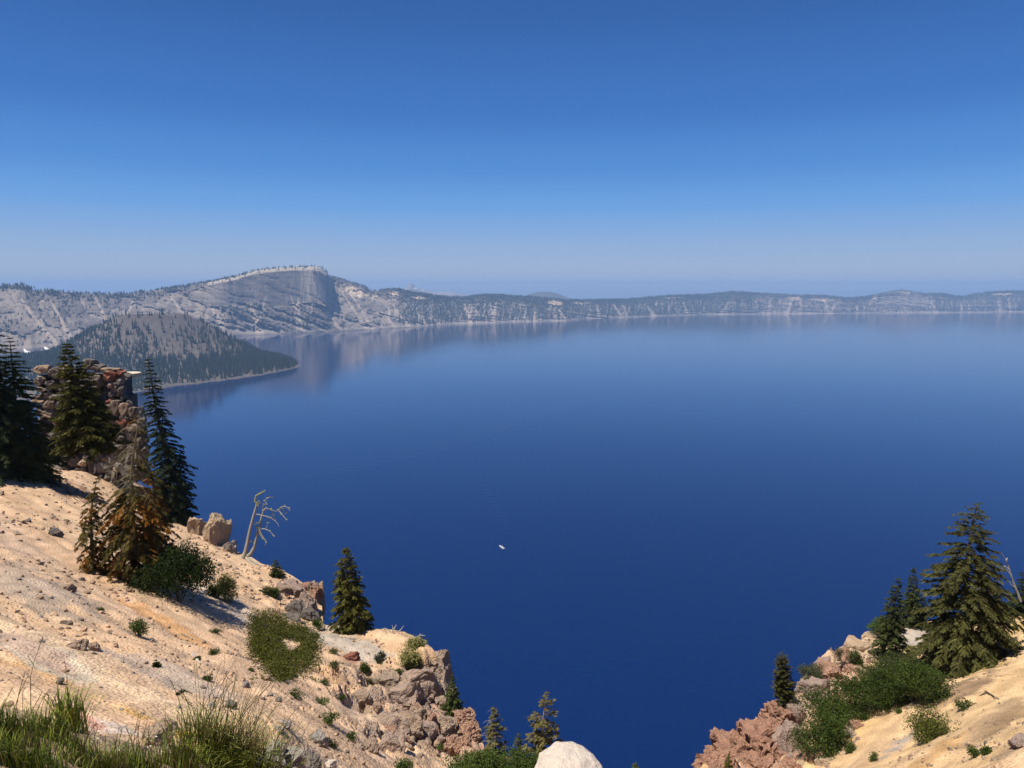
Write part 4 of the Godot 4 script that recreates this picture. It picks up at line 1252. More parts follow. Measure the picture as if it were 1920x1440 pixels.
func build_shrubs() -> void:
	var deep := Color(0.017, 0.028, 0.008)
	var leafy := Color(0.050, 0.076, 0.018)
	place_shrub(334, 1126, 152.5, 135.7, "large rounded dark green shrub under the dying tree", {"seed": 1, "tint": deep, "lobes": 12, "leaf": 0.085})
	place_shrub(423, 1128, 46, 64, "upright olive juniper bush right of the large dark shrub", {"seed": 2, "tint": Color(0.055, 0.066, 0.018), "lobes": 8, "leaf": 0.06})
	place_shrub(398, 1118, 22, 32, "small dark bush between the large dark shrub and the juniper", {"seed": 3, "tint": deep * 1.2, "lobes": 5, "leaf": 0.06})
	place_shrub(511, 1122, 30, 30, "small green bush at the foot of the square rock ledge", {"seed": 4, "tint": leafy, "lobes": 6, "leaf": 0.055})
	place_shrub(597, 1182, 22, 26, "small green bush below the undercut of the rock ledge", {"seed": 5, "tint": leafy, "lobes": 5, "leaf": 0.055})
	place_shrub(260, 1194, 48, 40, "sparse green bush alone on the orange streak of the left slope", {"seed": 6, "tint": leafy * 0.9, "lobes": 7, "leaf": 0.045, "dense": 0.6})
	place_shrub(780, 1215, 48, 30, "smaller pale yellow-green shrub directly above the larger flowering one", {"seed": 8, "tint": Color(0.075, 0.085, 0.022), "bloom": Color(0.34, 0.33, 0.13), "lobes": 8, "leaf": 0.055})
	place_shrub(770, 1260, 58, 56, "pale yellow-green flowering shrub at the top of the rock face", {"seed": 9, "tint": Color(0.075, 0.085, 0.022), "bloom": Color(0.34, 0.33, 0.13), "lobes": 10, "leaf": 0.055})
	place_shrub(713, 1242, 20, 28, "dark bush on the pale ledge left of the flowering shrub", {"seed": 10, "tint": Color(0.035, 0.045, 0.025), "lobes": 5, "leaf": 0.05})
	place_shrub(684, 1262, 24, 26, "small dark green bush below the reddish rock", {"seed": 11, "tint": leafy * 0.8, "lobes": 5, "leaf": 0.05})
	place_shrub(693, 1284, 22, 18, "rounded grey-green bush at the left top of the rock face", {"seed": 12, "tint": Color(0.060, 0.060, 0.030), "lobes": 5, "leaf": 0.045})
	place_shrub(756, 1448, 36, 34, "green bush at the bottom edge below the rock face", {"seed": 13, "tint": leafy, "lobes": 6, "leaf": 0.05})
	place_shrub(862, 1465, 80, 66, "leafy green shrub at the bottom, leftmost of the three under the hemlocks", {"seed": 14, "tint": leafy * 1.1, "lobes": 9, "leaf": 0.055, "d": 23.5})
	place_shrub(915, 1462, 96, 74, "leafy green shrub at the bottom, middle of the three under the hemlocks", {"seed": 15, "tint": leafy * 1.1, "lobes": 10, "leaf": 0.055, "d": 22.5})
	place_shrub(985, 1462, 90, 62, "leafy green shrub at the bottom, rightmost of the three under the hemlocks", {"seed": 16, "tint": leafy, "lobes": 9, "leaf": 0.055, "d": 21.8})
	place_shrub(1540, 1416, 105, 103.5, "lowest shrub of the green thicket on the right slope, next to the red rock", {"seed": 21, "tint": leafy * 0.85, "lobes": 10, "leaf": 0.065}, "thicket on the right slope")
	place_shrub(1556, 1360, 112.5, 80.5, "green thicket shrub above the lowest one, at the crack in the rock", {"seed": 22, "tint": leafy * 0.9, "lobes": 10, "leaf": 0.065}, "thicket on the right slope")
	place_shrub(1612, 1334, 120, 75.9, "green thicket shrub in the middle left of the thicket on the right slope", {"seed": 23, "tint": leafy * 0.8, "lobes": 10, "leaf": 0.065}, "thicket on the right slope")
	place_shrub(1668, 1322, 125, 85.1, "green thicket shrub in the centre of the thicket on the right slope", {"seed": 24, "tint": leafy * 0.72, "lobes": 10, "leaf": 0.065}, "thicket on the right slope")
	place_shrub(1728, 1319, 120, 96.6, "green thicket shrub at the right end, below the largest tree", {"seed": 25, "tint": leafy * 0.85, "lobes": 10, "leaf": 0.065}, "thicket on the right slope")
	place_shrub(1690, 1279, 125, 64.4, "grey-twigged thicket shrub at the top, under the largest tree", {"seed": 26, "tint": Color(0.045, 0.055, 0.024), "lobes": 9, "leaf": 0.06, "dense": 0.7}, "thicket on the right slope")
	place_shrub(1640, 1286, 87.5, 46, "grey-twigged thicket shrub at the top left below the crest rocks", {"seed": 27, "tint": Color(0.050, 0.060, 0.024), "lobes": 8, "leaf": 0.06, "dense": 0.7}, "thicket on the right slope")
	place_shrub(1740, 1388, 84, 70, "light olive bush alone on the yellow sand below the thicket", {"seed": 28, "tint": Color(0.075, 0.088, 0.018), "lobes": 10, "leaf": 0.05, "dense": 0.85})
	place_shrub(1808, 1330, 42, 22, "low flat bush right of the thicket on the yellow slope", {"seed": 29, "tint": leafy * 0.8, "lobes": 6, "leaf": 0.045, "dense": 0.8})
	place_shrub(1826, 1420, 34, 24, "small green bush low on the right slope near the right edge", {"seed": 30, "tint": leafy, "lobes": 5, "leaf": 0.04, "dense": 0.8})
	place_shrub(1852, 1414, 22, 14, "tiny bush right of the small green one low on the right slope", {"seed": 31, "tint": leafy * 0.8, "lobes": 4, "leaf": 0.04, "dense": 0.7})
	place_shrub(1522, 1284, 60, 46, "grey-green bush hanging on the right crest above the lake", {"seed": 32, "tint": Color(0.065, 0.075, 0.040), "lobes": 8, "leaf": 0.05, "dense": 0.75})
	place_shrub(1604, 1250, 30, 38, "green bush on the pink crest rocks", {"seed": 33, "tint": leafy * 0.8, "lobes": 5, "leaf": 0.05, "dense": 0.8})
	place_shrub(1572, 1232, 18, 18, "tiny bush on the skyline of the pink crest", {"seed": 34, "tint": Color(0.05, 0.065, 0.035), "lobes": 4, "leaf": 0.045, "dense": 0.7})
	place_shrub(1655, 1196, 52, 44, "bright green bush between the firs on the right crest", {"seed": 35, "tint": leafy * 1.2, "lobes": 7, "leaf": 0.06})
	place_shrub(1498, 1408, 30, 26, "small bush in the crack right of the red rock mass", {"seed": 36, "tint": Color(0.06, 0.068, 0.03), "lobes": 5, "leaf": 0.045, "dense": 0.7})
	place_shrub(1594, 1410, 24, 22, "small green bush between thicket and yellow sand", {"seed": 37, "tint": leafy, "lobes": 5, "leaf": 0.045})
	place_shrub(1637, 1426, 18, 18, "tiny round green bush on the yellow sand at the bottom right", {"seed": 38, "tint": leafy, "lobes": 4, "leaf": 0.04})
	place_shrub(1375, 1408, 40, 22, "grey-green low bush on the top of the red rock mass", {"seed": 39, "tint": Color(0.075, 0.072, 0.035), "lobes": 6, "leaf": 0.045, "dense": 0.7})
	place_shrub(1900, 1152, 70, 20, "low green bush along the right crest at the picture edge", {"seed": 40, "tint": leafy * 0.9, "lobes": 7, "leaf": 0.06})
	rng.seed = 1200
	var bits := [[188, 1142, 10, "tiny green plant above the lone bush on the left slope"], [405, 1182, 16, "small grey plant left of the green mat"], [402, 1220, 20, "small green plant below the grey one on the slope"], [370, 1235, 12, "tiny grey tuft on the slope below the two small plants"], [294, 1246, 12, "small dark tuft on grey soil in the middle of the left slope"], [470, 1256, 8, "tiny green sprout at the left foot of the mat"], [388, 1272, 16, "small grey-green plant among the stones right of the grey soil"], [626, 1220, 18, "thin grey plant right of the mat"], [608, 1278, 18, "green plant below the right end of the mat"], [628, 1268, 22, "grey-green plant right of the green one below the mat"], [553, 1298, 30, "sprawling grey plant on the lower slope under the mat"], [602, 1312, 26, "sprawling green plant on the lower slope"], [640, 1318, 14, "tiny grey plant left of the rock face"], [617, 1345, 34, "bright green spreading plant on the lower slope"], [660, 1380, 22, "grey-green tuft at the foot of the rock face"], [618, 1392, 26, "dark green tuft behind the pointed grey rock"], [748, 1262, 12, "tiny green plant left of the flowering shrub"], [820, 1400, 20, "olive plant in the pink rocks"], [1685, 1332, 14, "small plant at the foot of the thicket"], [1620, 1345, 12, "tiny plant on the sand beside the thicket"]]
	for b in bits:
		place_shrub(b[0], b[1] + b[2] * 0.3, b[2] * 1.3, b[2] * 0.6, b[3], {"called": "small_plant", "category": "plant", "seed": int(b[0]), "tint": leafy * (0.75 if "grey" in b[3] else 1.0) if "dark" not in b[3] else deep, "lobes": 4, "leaf": 0.034, "dense": 0.7})
	# the prostrate mat
	var poly := PackedVector2Array([Vector2(470, 1165), Vector2(486, 1154), Vector2(510, 1154), Vector2(545, 1170), Vector2(575, 1182), Vector2(592, 1192), Vector2(596, 1212), Vector2(586, 1222), Vector2(596, 1240), Vector2(576, 1246), Vector2(572, 1260), Vector2(562, 1256), Vector2(560, 1225), Vector2(550, 1234), Vector2(554, 1258), Vector2(540, 1272), Vector2(518, 1272), Vector2(500, 1246), Vector2(472, 1224)])
	var hole := PackedVector2Array([Vector2(524, 1196), Vector2(545, 1200), Vector2(566, 1206), Vector2(556, 1222), Vector2(545, 1228), Vector2(532, 1214)])
	var base := hit(530, 1215)
	var t := thing("creeping_shrub", "flat dark olive mat of creeping shrub with a bare patch", "shrub", base)
	var g := Geo.new()
	rng.seed = 1300
	var n := 0
	while n < 4200:
		var s := Vector2(between(460, 608), between(1144, 1282))
		var wob := Vector2(noise_b.get_noise_2d(s.x * 9.0, s.y * 9.0), noise_b.get_noise_2d(s.y * 9.0, s.x * 9.0 + 70.0)) * 34.0
		if (not inside(poly, s + wob) or inside(hole, s + wob * 0.25) or noise_b.get_noise_2d(s.x * 14.0 + 500.0, s.y * 14.0) > 0.36) and rng.randf() > 0.015: continue
		n += 1
		var p := hit(s.x, s.y)
		var k := between(0.08, 0.14)
		g.add(leaf_bunch[n % 4], Transform3D(Basis(Vector3.UP, between(0, TAU)) * Basis.from_scale(Vector3(k, k * 0.8, k)), p - base + Vector3(0, between(0.02, 0.10) + 0.16 * maxf(0.0, noise_b.get_noise_2d(s.x * 12.0, s.y * 12.0)), 0)), Color(0.058, 0.064, 0.013) * between(0.6, 1.3))
	part("foliage", g.mesh(), M.leaves, t)
	var stems := Geo.new()
	for k in 24:
		var p := hit(between(480, 590), between(1165, 1262))
		stems.tube([p - base, p - base + Vector3(between(-0.5, 0.5), 0.05, between(-0.5, 0.5))], [0.012, 0.006], 4, Color(0.16, 0.12, 0.09))
	part("stems", stems.mesh(), M.bark, t)

# ------------------------------------------------------------------ dead wood
func limb(g: Geo, pts: Array, r0: float, col: Color) -> void:
	# pts: [u, v] bends along one limb
	var rr := []
	for k in pts.size(): rr.push_back(lerpf(r0, r0 * 0.25, k / maxf(1.0, pts.size() - 1.0)))
	g.tube(pts, rr, 6, col)

func build_dead_wood() -> void:
	var base := hit(468, 1046)
	var d := (base - EYE).dot(tilt * Vector3.FORWARD)
	var grey := Color(0.42, 0.38, 0.31)
	var lichen := Color(0.34, 0.33, 0.12)
	var t := thing("dead_tree", "bleached twin-trunked dead tree on the left rim with lichen on its branches", "tree", base)
	var on := func(list: Array, off := 0.0) -> Array:
		var r := []
		for k in list.size(): r.push_back(at(list[k][0], list[k][1], d + off * k) - base)
		return r
	var g := Geo.new()
	g.tube(on.call([[456, 1046], [460, 1036], [464, 1018], [468, 996], [473, 976], [478, 958], [482, 944]]), [0.15, 0.11, 0.09, 0.075, 0.065, 0.058, 0.05], 8, grey)
	g.tube(on.call([[482, 944], [478, 940], [480, 930], [486, 926], [494, 922], [498, 919]]), [0.06, 0.055, 0.05, 0.045, 0.035, 0.02], 6, lichen)
	part("trunk", g.mesh(), M.bark, t)
	g = Geo.new()
	g.tube(on.call([[464, 1043], [470, 1038], [476, 1028], [480, 1012], [483, 998], [487, 986], [490, 972], [494, 958], [498, 953]], 0.05), [0.13, 0.11, 0.09, 0.075, 0.065, 0.058, 0.052, 0.045, 0.04], 8, grey * 0.9)
	part("trunk", g.mesh(), M.bark, t)
	var limbs := [[[498, 953], [508, 955], [516, 959], [522, 957]], [[522, 957], [527, 951], [533, 949], [540, 952], [544, 958]], [[522, 957], [528, 963], [534, 971], [537, 974]], [[482, 964], [490, 966], [500, 968], [508, 971], [516, 977], [521, 982], [523, 988]], [[508, 956], [512, 966], [517, 976]], [[487, 991], [498, 992], [506, 996], [513, 1005]], [[486, 994], [492, 1006], [497, 1012], [499, 1018], [497, 1022]], [[502, 970], [502, 980], [500, 990]], [[494, 958], [492, 950], [497, 946]], [[500, 946], [497, 938], [502, 938]], [[500, 934], [506, 932], [511, 933]], [[486, 1000], [490, 1007], [491, 1010]], [[482, 990], [478, 984], [484, 980]], [[470, 1014], [473, 1017], [471, 1016]], [[527, 951], [530, 955], [537, 962]], [[483, 948], [486, 941], [484, 940]]]
	rng.seed = 2
	for l in limbs:
		var b := Geo.new()
		var pts: Array = on.call(l, between(-0.12, 0.12))
		var rr := []
		for k in pts.size(): rr.push_back(lerpf(0.03, 0.009, k / (pts.size() - 1.0)))
		b.tube(pts, rr, 5, lichen if rng.randf() < 0.45 else grey)
		for k in 5:
			var p: Vector3 = pts[rng.randi() % pts.size()]
			b.tube([p, p + Vector3(between(-0.12, 0.12), between(-0.05, 0.08), between(-0.1, 0.1))], [0.03, 0.012], 4, lichen)
		part("branch", b.mesh(), M.bark, t)
	g = Geo.new()
	g.tube(on.call([[462, 1044], [470, 1049], [478, 1055], [488, 1059], [494, 1061]], -0.1), [0.10, 0.08, 0.06, 0.045, 0.02], 6, grey * 1.15)
	g.tube(on.call([[460, 1044], [466, 1052], [474, 1058], [480, 1060]], -0.2), [0.08, 0.06, 0.045, 0.02], 6, grey * 1.1)
	part("root", g.mesh(), M.bark, t)
	# bleached branches on the ledge by the pale shrub
	var kinds := [["dead_branch", "bleached bare branches lying on the ledge left of the flowering shrub", 733, 1186, [[[733, 1190], [730, 1182], [722, 1178], [715, 1180]], [[733, 1190], [738, 1180], [742, 1174], [743, 1171]], [[735, 1188], [745, 1186], [752, 1180], [757, 1173]], [[735, 1186], [737, 1178], [735, 1172]], [[731, 1186], [722, 1186], [716, 1184]], [[727, 1190], [729, 1200], [732, 1212]], [[742, 1186], [750, 1188], [757, 1188]]]], ["dead_branch", "bleached branch sticking out over the lake above the flowering shrub", 775, 1196, [[[772, 1197], [782, 1194], [790, 1191], [797, 1192]], [[786, 1193], [788, 1188], [790, 1192]]]], ["fallen_stick", "thin dark stick standing beside the dark block on the upper left slope", 104, 1000, [[[103, 1000], [106, 993], [109, 986]]]], ["fallen_stick", "long grey fallen stick below the left end of the green mat", 510, 1268, [[[492, 1252], [504, 1264], [516, 1280], [524, 1287]]]], ["fallen_stick", "pale broken log on the slope above the tall grass", 372, 1240, [[[362, 1228], [370, 1240], [376, 1246]]]], ["fallen_stick", "short pale log on the sand beside the square rock ledge", 538, 1138, [[[526, 1136], [536, 1138], [544, 1139]]]], ["fallen_stick", "dark branch lying among stones behind the grass stalks", 345, 1300, [[[332, 1304], [340, 1298], [350, 1299], [360, 1302]], [[346, 1298], [341, 1294]]]], ["fallen_stick", "two-forked dark stick on the yellow right slope above the low bush", 1860, 1302, [[[1848, 1298], [1858, 1304], [1872, 1312]], [[1850, 1300], [1836, 1306]]]], ["fallen_stick", "bleached twigs on the pale crest between the firs", 1718, 1168, [[[1706, 1172], [1714, 1166], [1722, 1164]], [[1712, 1172], [1722, 1170], [1730, 1168]], [[1716, 1172], [1718, 1164]]]], ["fallen_stick", "dark twisted root on the slope below the stone overlook", 142, 930, [[[124, 918], [134, 928], [146, 934], [156, 942], [166, 946]], [[134, 928], [140, 936], [150, 942]]]], ["fallen_stick", "thin stick lying above the lone bush on the orange streak", 350, 1175, [[[340, 1190], [352, 1196], [362, 1200]]]]]
	for k in kinds:
		var b := hit(k[2], k[3])
		var dd := (b - EYE).dot(tilt * Vector3.FORWARD)
		var o := thing(k[0], k[1], "branch", b)
		var col := Color(0.52, 0.47, 0.41) if "bleached" in k[1] or "pale" in k[1] else Color(0.13, 0.10, 0.085) if "dark" in k[1] else Color(0.27, 0.22, 0.18)
		for l in k[4]:
			var pts := []
			for q in l:
				var p := at(q[0], q[1], dd)
				if k[0] == "fallen_stick" and "standing" not in k[1]:
					p = hit(q[0], q[1]) + Vector3(0, 0.03, 0)
				pts.push_back(p - b)
			var rr := []
			for q in pts.size(): rr.push_back(lerpf(0.035 if "log" not in k[1] else 0.07, 0.012, q / maxf(1.0, pts.size() - 1.0)))
			var tg := Geo.new()
			tg.tube(pts, rr, 5, col)
			part("stick", tg.mesh(), M.bark, o)
	# grey leaning snag at the right edge
	b_snag()

func b_snag() -> void:
	var base := hit(1908, 1136)
	var d := (base - EYE).dot(tilt * Vector3.FORWARD)
	var o := thing("dead_snag", "thin grey dead tree leaning left at the right edge", "tree", base)
	var main := [[1914, 1128], [1908, 1112], [1900, 1092], [1893, 1070], [1889, 1058], [1885, 1048], [1877, 1036]]
	var pts := []
	for q in main: pts.push_back(at(q[0], q[1], d) - base)
	var g := Geo.new()
	g.tube(pts, [0.07, 0.06, 0.05, 0.04, 0.03, 0.022, 0.01], 6, Color(0.30, 0.285, 0.28))
	part("trunk", g.mesh(), M.bark, o)
	for l in [[[1893, 1068], [1884, 1061], [1878, 1066]], [[1896, 1078], [1887, 1067], [1884, 1070]], [[1886, 1050], [1889, 1046], [1888, 1052]], [[1904, 1102], [1896, 1096], [1893, 1090]]]:
		var q := []
		for k in l: q.push_back(at(k[0], k[1], d - 0.1) - base)
		var b := Geo.new()
		b.tube(q, [0.03, 0.02, 0.01], 4, Color(0.45, 0.43, 0.41))
		part("branch", b.mesh(), M.bark, o)

# ------------------------------------------------------------------ grass
func blade(g: Geo, p: Vector3, dir: Vector3, h: float, w: float, bend: float, col: Color) -> void:
	var side := dir.cross(Vector3.UP).normalized() * w * 0.5
	var a := p + Vector3(0, h * 0.45, 0) + dir * bend * 0.25 * h
	var b := p + Vector3(0, h * 0.8, 0) + dir * bend * 0.62 * h
	var t := p + Vector3(0, h * (1.0 - 0.15 * bend), 0) + dir * bend * h
	g.tri(p - side, a - side * 0.9, p + side, col)
	g.tri(p + side, a - side * 0.9, a + side * 0.9, col)
	g.tri(a - side * 0.9, b - side * 0.6, a + side * 0.9, col)
	g.tri(a + side * 0.9, b - side * 0.6, b + side * 0.6, col)
	g.tri(b - side * 0.6, t, b + side * 0.6, col)

func stalk(g: Geo, p: Vector3, dir: Vector3, h: float, bend: float, col: Color) -> void:
	var pts := []
	for k in 5:
		var s := k / 4.0
		pts.push_back(p + Vector3(0, h * s * (1.0 - 0.1 * bend * s), 0) + dir * bend * h * s * s)
	g.tube(pts, [0.0034, 0.003, 0.0028, 0.0024, 0.0015], 3, col)
	for k in 7:  # seed head
		var q: Vector3 = pts[3].lerp(pts[4], k / 7.0)
		g.tri(q, q + Vector3(between(-0.012, 0.012), 0.025, between(-0.012, 0.012)) + dir * 0.01, q + Vector3(0.005, 0.012, 0.004), col * 1.1)

func build_grass() -> void:
	rng.seed = 4000
	var greens := [Color(0.16, 0.21, 0.036), Color(0.21, 0.24, 0.05), Color(0.11, 0.16, 0.03), Color(0.30, 0.27, 0.10), Color(0.40, 0.34, 0.17)]
	# clumps: [u, v of the foot, spread px, height px, blades, stalks, lean, label]
	var clumps := [
		[430, 1462, 130, 110, 1500, 110, 0.55, "dense green bunch grass with tall dry seed stalks at the bottom, centre left"],
		[345, 1450, 70, 62, 380, 14, 0.35, "lower green grass tuft left of the tall dense bunch"],
		[10, 1395, 130, 85, 800, 12, 0.3, "upper green grass bank at the left edge"],
		[100, 1388, 90, 60, 420, 10, 0.35, "short grass bank right of the one at the left edge"],
		[132, 1366, 40, 80, 160, 8, 0.55, "long arching broad grass blades in the middle of the left grass"],
		[60, 1455, 170, 70, 800, 12, 0.35, "grass along the bottom edge in the left corner"],
		[190, 1450, 130, 60, 480, 16, 0.35, "grass along the bottom edge below the white soil"],
		[270, 1458, 90, 66, 340, 18, 0.3, "grass along the bottom edge below the brown boulder"],
	]
	for c in clumps:
		var base := hit(c[0], c[1])
		var t := thing("grass_clump", c[7], "grass", base)
		var g := Geo.new()
		for k in c[4]:
			var u: float = c[0] + rng.randfn() * c[2] * 0.32
			var v: float = c[1] + rng.randfn() * c[2] * 0.10
			var p := at(u, v, (base - EYE).dot(tilt * Vector3.FORWARD))
			p.y = ground_cached(p.x, p.z)
			var dir := Vector3(between(-0.7, 1.0), 0, between(-0.8, 0.8)).normalized()
			var h := px_size(base, c[3]) * between(0.45, 1.15)
			blade(g, p - base - Vector3(0, 0.01, 0), dir, h, 0.006 if c[4] > 200 else 0.016, between(0.1, c[6] * 1.5), greens[mini(4, int(absf(rng.randfn()) * 1.9))] * between(0.75, 1.25))
		part("blades", g.mesh(), M.leaves, t).set_meta("kind", "stuff")
		if c[5] > 0:
			var s := Geo.new()
			for k in c[5]:
				var p := at(c[0] + rng.randfn() * c[2] * 0.30, c[1] + rng.randfn() * 5.0, (base - EYE).dot(tilt * Vector3.FORWARD))
				p.y = ground_cached(p.x, p.z)
				stalk(s, p - base, Vector3(between(-0.35, 1.0), 0, between(-0.6, 0.6)).normalized(), px_size(base, c[3]) * between(1.1, 1.9), between(0.15, 0.75) * c[6] * 1.6, [Color(0.25, 0.19, 0.10), Color(0.18, 0.15, 0.07), Color(0.15, 0.15, 0.05)][rng.randi() % 3])
			part("stalks", s.mesh(), M.leaves, t).set_meta("kind", "stuff")
	var w := thing("wild_weed", "tall single dry stem rising from the left grass", "plant", hit(58, 1340))
	var s2 := Geo.new()
	var b0 := hit(58, 1340)
	var dd := (b0 - EYE).dot(tilt * Vector3.FORWARD)
	s2.tube([Vector3.ZERO, at(57, 1270, dd) - b0, at(64, 1240, dd) - b0, at(78, 1200, dd) - b0], [0.005, 0.004, 0.003, 0.004], 4, Color(0.16, 0.13, 0.06))
	s2.tube([at(62, 1246, dd) - b0, at(54, 1232, dd) - b0], [0.003, 0.002], 4, Color(0.16, 0.13, 0.06))
	s2.tube([at(78, 1202, dd) - b0, at(80, 1194, dd) - b0], [0.009, 0.004], 4, Color(0.19, 0.13, 0.07))
	part("stem", s2.mesh(), M.leaves, w)
	# small white flowers among the grass
	for k in 12:
		var p := hit(between(150, 330), between(1385, 1436))
		var f := Geo.new()
		f.tube([Vector3.ZERO, Vector3(0.01, 0.10, 0)], [0.003, 0.002], 3, Color(0.08, 0.11, 0.03))
		for q in 6:
			var a := TAU * q / 6.0
			f.tri(Vector3(0.01, 0.10, 0), Vector3(0.01 + cos(a) * 0.009, 0.104, sin(a) * 0.009), Vector3(0.01 + cos(a + 0.8) * 0.009, 0.104, sin(a + 0.8) * 0.009), Color(0.62, 0.60, 0.50))
		var o := thing("wildflower", "small cream wildflower in the foreground grass", "flower", p, between(0, TAU), "cream wildflowers in the foreground grass")
		part("bloom", f.mesh(), M.leaves, o)

var ground_cells := {}
func ground_cached(x: float, z: float) -> float:
	var k := Vector2i(roundi(x * 12.0), roundi(z * 12.0))
	if not ground_cells.has(k): ground_cells[k] = ground(x, z)
	return ground_cells[k]

# ------------------------------------------------------------------ stone overlook
func build_overlook() -> void:
	var depth := 57.0
	var base := at(150, 885, depth)
	var t := thing("stone_overlook", "rough stone overlook building with a window opening and round terrace on the left rim", "building", base)
	rng.seed = 640
	var k := depth / FOCAL
	# the solid core behind the facing stones
	var core := Geo.new()
	var outline := [[78, 905], [76, 708], [110, 708], [180, 708], [182, 724], [182, 756], [206, 756], [206, 724], [206, 710], [222, 710], [224, 745], [238, 782], [250, 808], [256, 905]]
	var front := PackedVector2Array()
	for q in outline: front.push_back(Vector2(q[0], q[1]))
	var ids := Geometry2D.triangulate_polygon(front)
	var grey := Color(0.10, 0.09, 0.08)
	for i in range(0, ids.size(), 3):
		var a := at(front[ids[i]].x, front[ids[i]].y, depth + 0.2) - base
		var b := at(front[ids[i + 1]].x, front[ids[i + 1]].y, depth + 0.2) - base
		var c := at(front[ids[i + 2]].x, front[ids[i + 2]].y, depth + 0.2) - base
		core.tri(a, b, c, grey)
		var back := Vector3(-0.6, 0, -3.2)
		core.tri(a + back, c + back, b + back, grey)
	for i in front.size():
		var p := at(front[i].x, front[i].y, depth + 0.2) - base
		var q := at(front[(i + 1) % front.size()].x, front[(i + 1) % front.size()].y, depth + 0.2) - base
		var back := Vector3(-0.6, 0, -3.2)
		core.tri(p, q, q + back, grey)
		core.tri(p, q + back, p + back, grey)
	part("core", core.mesh(), M.soil, t)
	# facing stones laid in uneven courses
	var v := 700.0
	while v < 890.0:
		var tall := between(8.0, 14.0) if v < 770.0 else between(11.0, 20.0)
		var left := lerpf(68.0, 74.0, (v - 700.0) / 190.0)
		var right := 232.0 if v < 735.0 else lerpf(236.0, 268.0, clampf((v - 735.0) / 60.0, 0.0, 1.0))
		var u := left + between(0, 10)
		while u < right:
			var w := between(9.0, 20.0) if u < 196.0 or v > 790.0 else between(8.0, 15.0)
			var cu := u + w * 0.5
			var cv := v + tall * 0.5 + between(-5.0, 5.0)
			u += w
			if cu > 181.0 and cu < 207.0 and cv > 719.0 and cv < 757.0: continue
			var mats := ["rock_dark", "rock_dark", "rock_grey", "rock_dark", "rock_umber"]
			if cu > 196.0 and cu < 215.0 and v < 765.0: mats = ["rock_red", "rock_brown", "rock_red", "rock_mauve"]
			var p := at(cu, cv, depth + between(-0.3, 0.2)) - base
			part("stone", stone_shapes[rng.randi() % stone_shapes.size()], M[mats[rng.randi() % mats.size()]], t, Transform3D(Basis(Vector3(0, 0, 1), between(-0.35, 0.35)) * Basis(Vector3.UP, between(-0.6, 0.6)) * Basis.from_scale(Vector3(w * k * 0.62, tall * k * between(0.5, 0.8), between(0.38, 0.7))), p))
		v += tall
	# irregular coping along the parapet
	for c in [[84, 692, 30, 12, "rock_brown"], [106, 697, 16, 12, "rock_dark"], [119, 692, 18, 11, "rock_tan"], [136, 697, 16, 10, "rock_dark"], [172, 683, 18, 16, "rock_dark"], [186, 690, 20, 13, "rock_dark"], [211, 694, 30, 7, "rock_brown"], [212, 700, 26, 12, "rock_red"], [228, 700, 12, 10, "rock_red"]]:
		part("coping_stone", stone_shapes[rng.randi() % stone_shapes.size()], M[c[4]], t, Transform3D(Basis(Vector3(0, 0, 1), between(-0.15, 0.15)) * Basis.from_scale(Vector3(c[2] * k * 0.56, c[3] * k * 0.8, 0.7)), at(c[0], c[1], depth) - base))
	# big upright blocks under the pillar, lintel ledges
	for c in [[222, 765, 16, 32, "rock_umber"], [238, 768, 18, 28, "rock_brown"], [252, 772, 12, 20, "rock_umber"], [206, 762, 22, 10, "rock_umber"], [192, 770, 22, 7, "rock_brown"], [206, 788, 16, 16, "rock_grey"], [232, 790, 20, 14, "rock_red"], [250, 800, 20, 14, "rock_mauve"], [97, 760, 20, 20, "rock_umber"], [74, 752, 22, 8, "rock_tan"], [114, 793, 18, 16, "rock_brown"], [90, 775, 22, 12, "rock_brown"], [150, 840, 16, 16, "rock_brown"], [133, 835, 18, 22, "rock_brown"], [160, 868, 14, 14, "rock_tan"]]:
		part("block", stone_shapes[rng.randi() % stone_shapes.size()], M[c[4]], t, Transform3D(Basis(Vector3(0, 0, 1), between(-0.12, 0.12)) * Basis.from_scale(Vector3(c[2] * k * 0.58, c[3] * k * 0.6, 0.55)), at(c[0], c[1], depth - 0.35) - base))
	# window: dark room, timber frame, sill
	var frame := Geo.new()
	for s in [[[183, 722], [183, 757]], [[204, 722], [204, 757]], [[181, 723], [206, 723]], [[183, 735], [204, 735]], [[198, 722], [198, 757]]]:
		frame.tube([at(s[0][0], s[0][1], depth + 0.3) - base, at(s[1][0], s[1][1], depth + 0.3) - base], [0.05, 0.05], 4, Color(0.17, 0.16, 0.15))
	var win := part("window_frame", frame.mesh(), M.bark, t)
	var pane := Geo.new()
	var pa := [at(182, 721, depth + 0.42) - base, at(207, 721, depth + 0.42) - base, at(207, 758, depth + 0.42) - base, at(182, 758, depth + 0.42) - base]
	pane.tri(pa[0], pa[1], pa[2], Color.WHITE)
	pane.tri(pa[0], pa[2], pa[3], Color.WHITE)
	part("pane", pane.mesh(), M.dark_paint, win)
	var sill := BoxMesh.new()
	sill.size = Vector3(30 * k, 0.12, 0.8)
	part("sill", sill, M.rock_tan, t, Transform3D(Basis.IDENTITY, at(196, 759, depth) - base))
	# round terrace with a fluted rim, and the round bastion below it
	var disc := Geo.new()
	var rim := 0.95
	var ring := 72
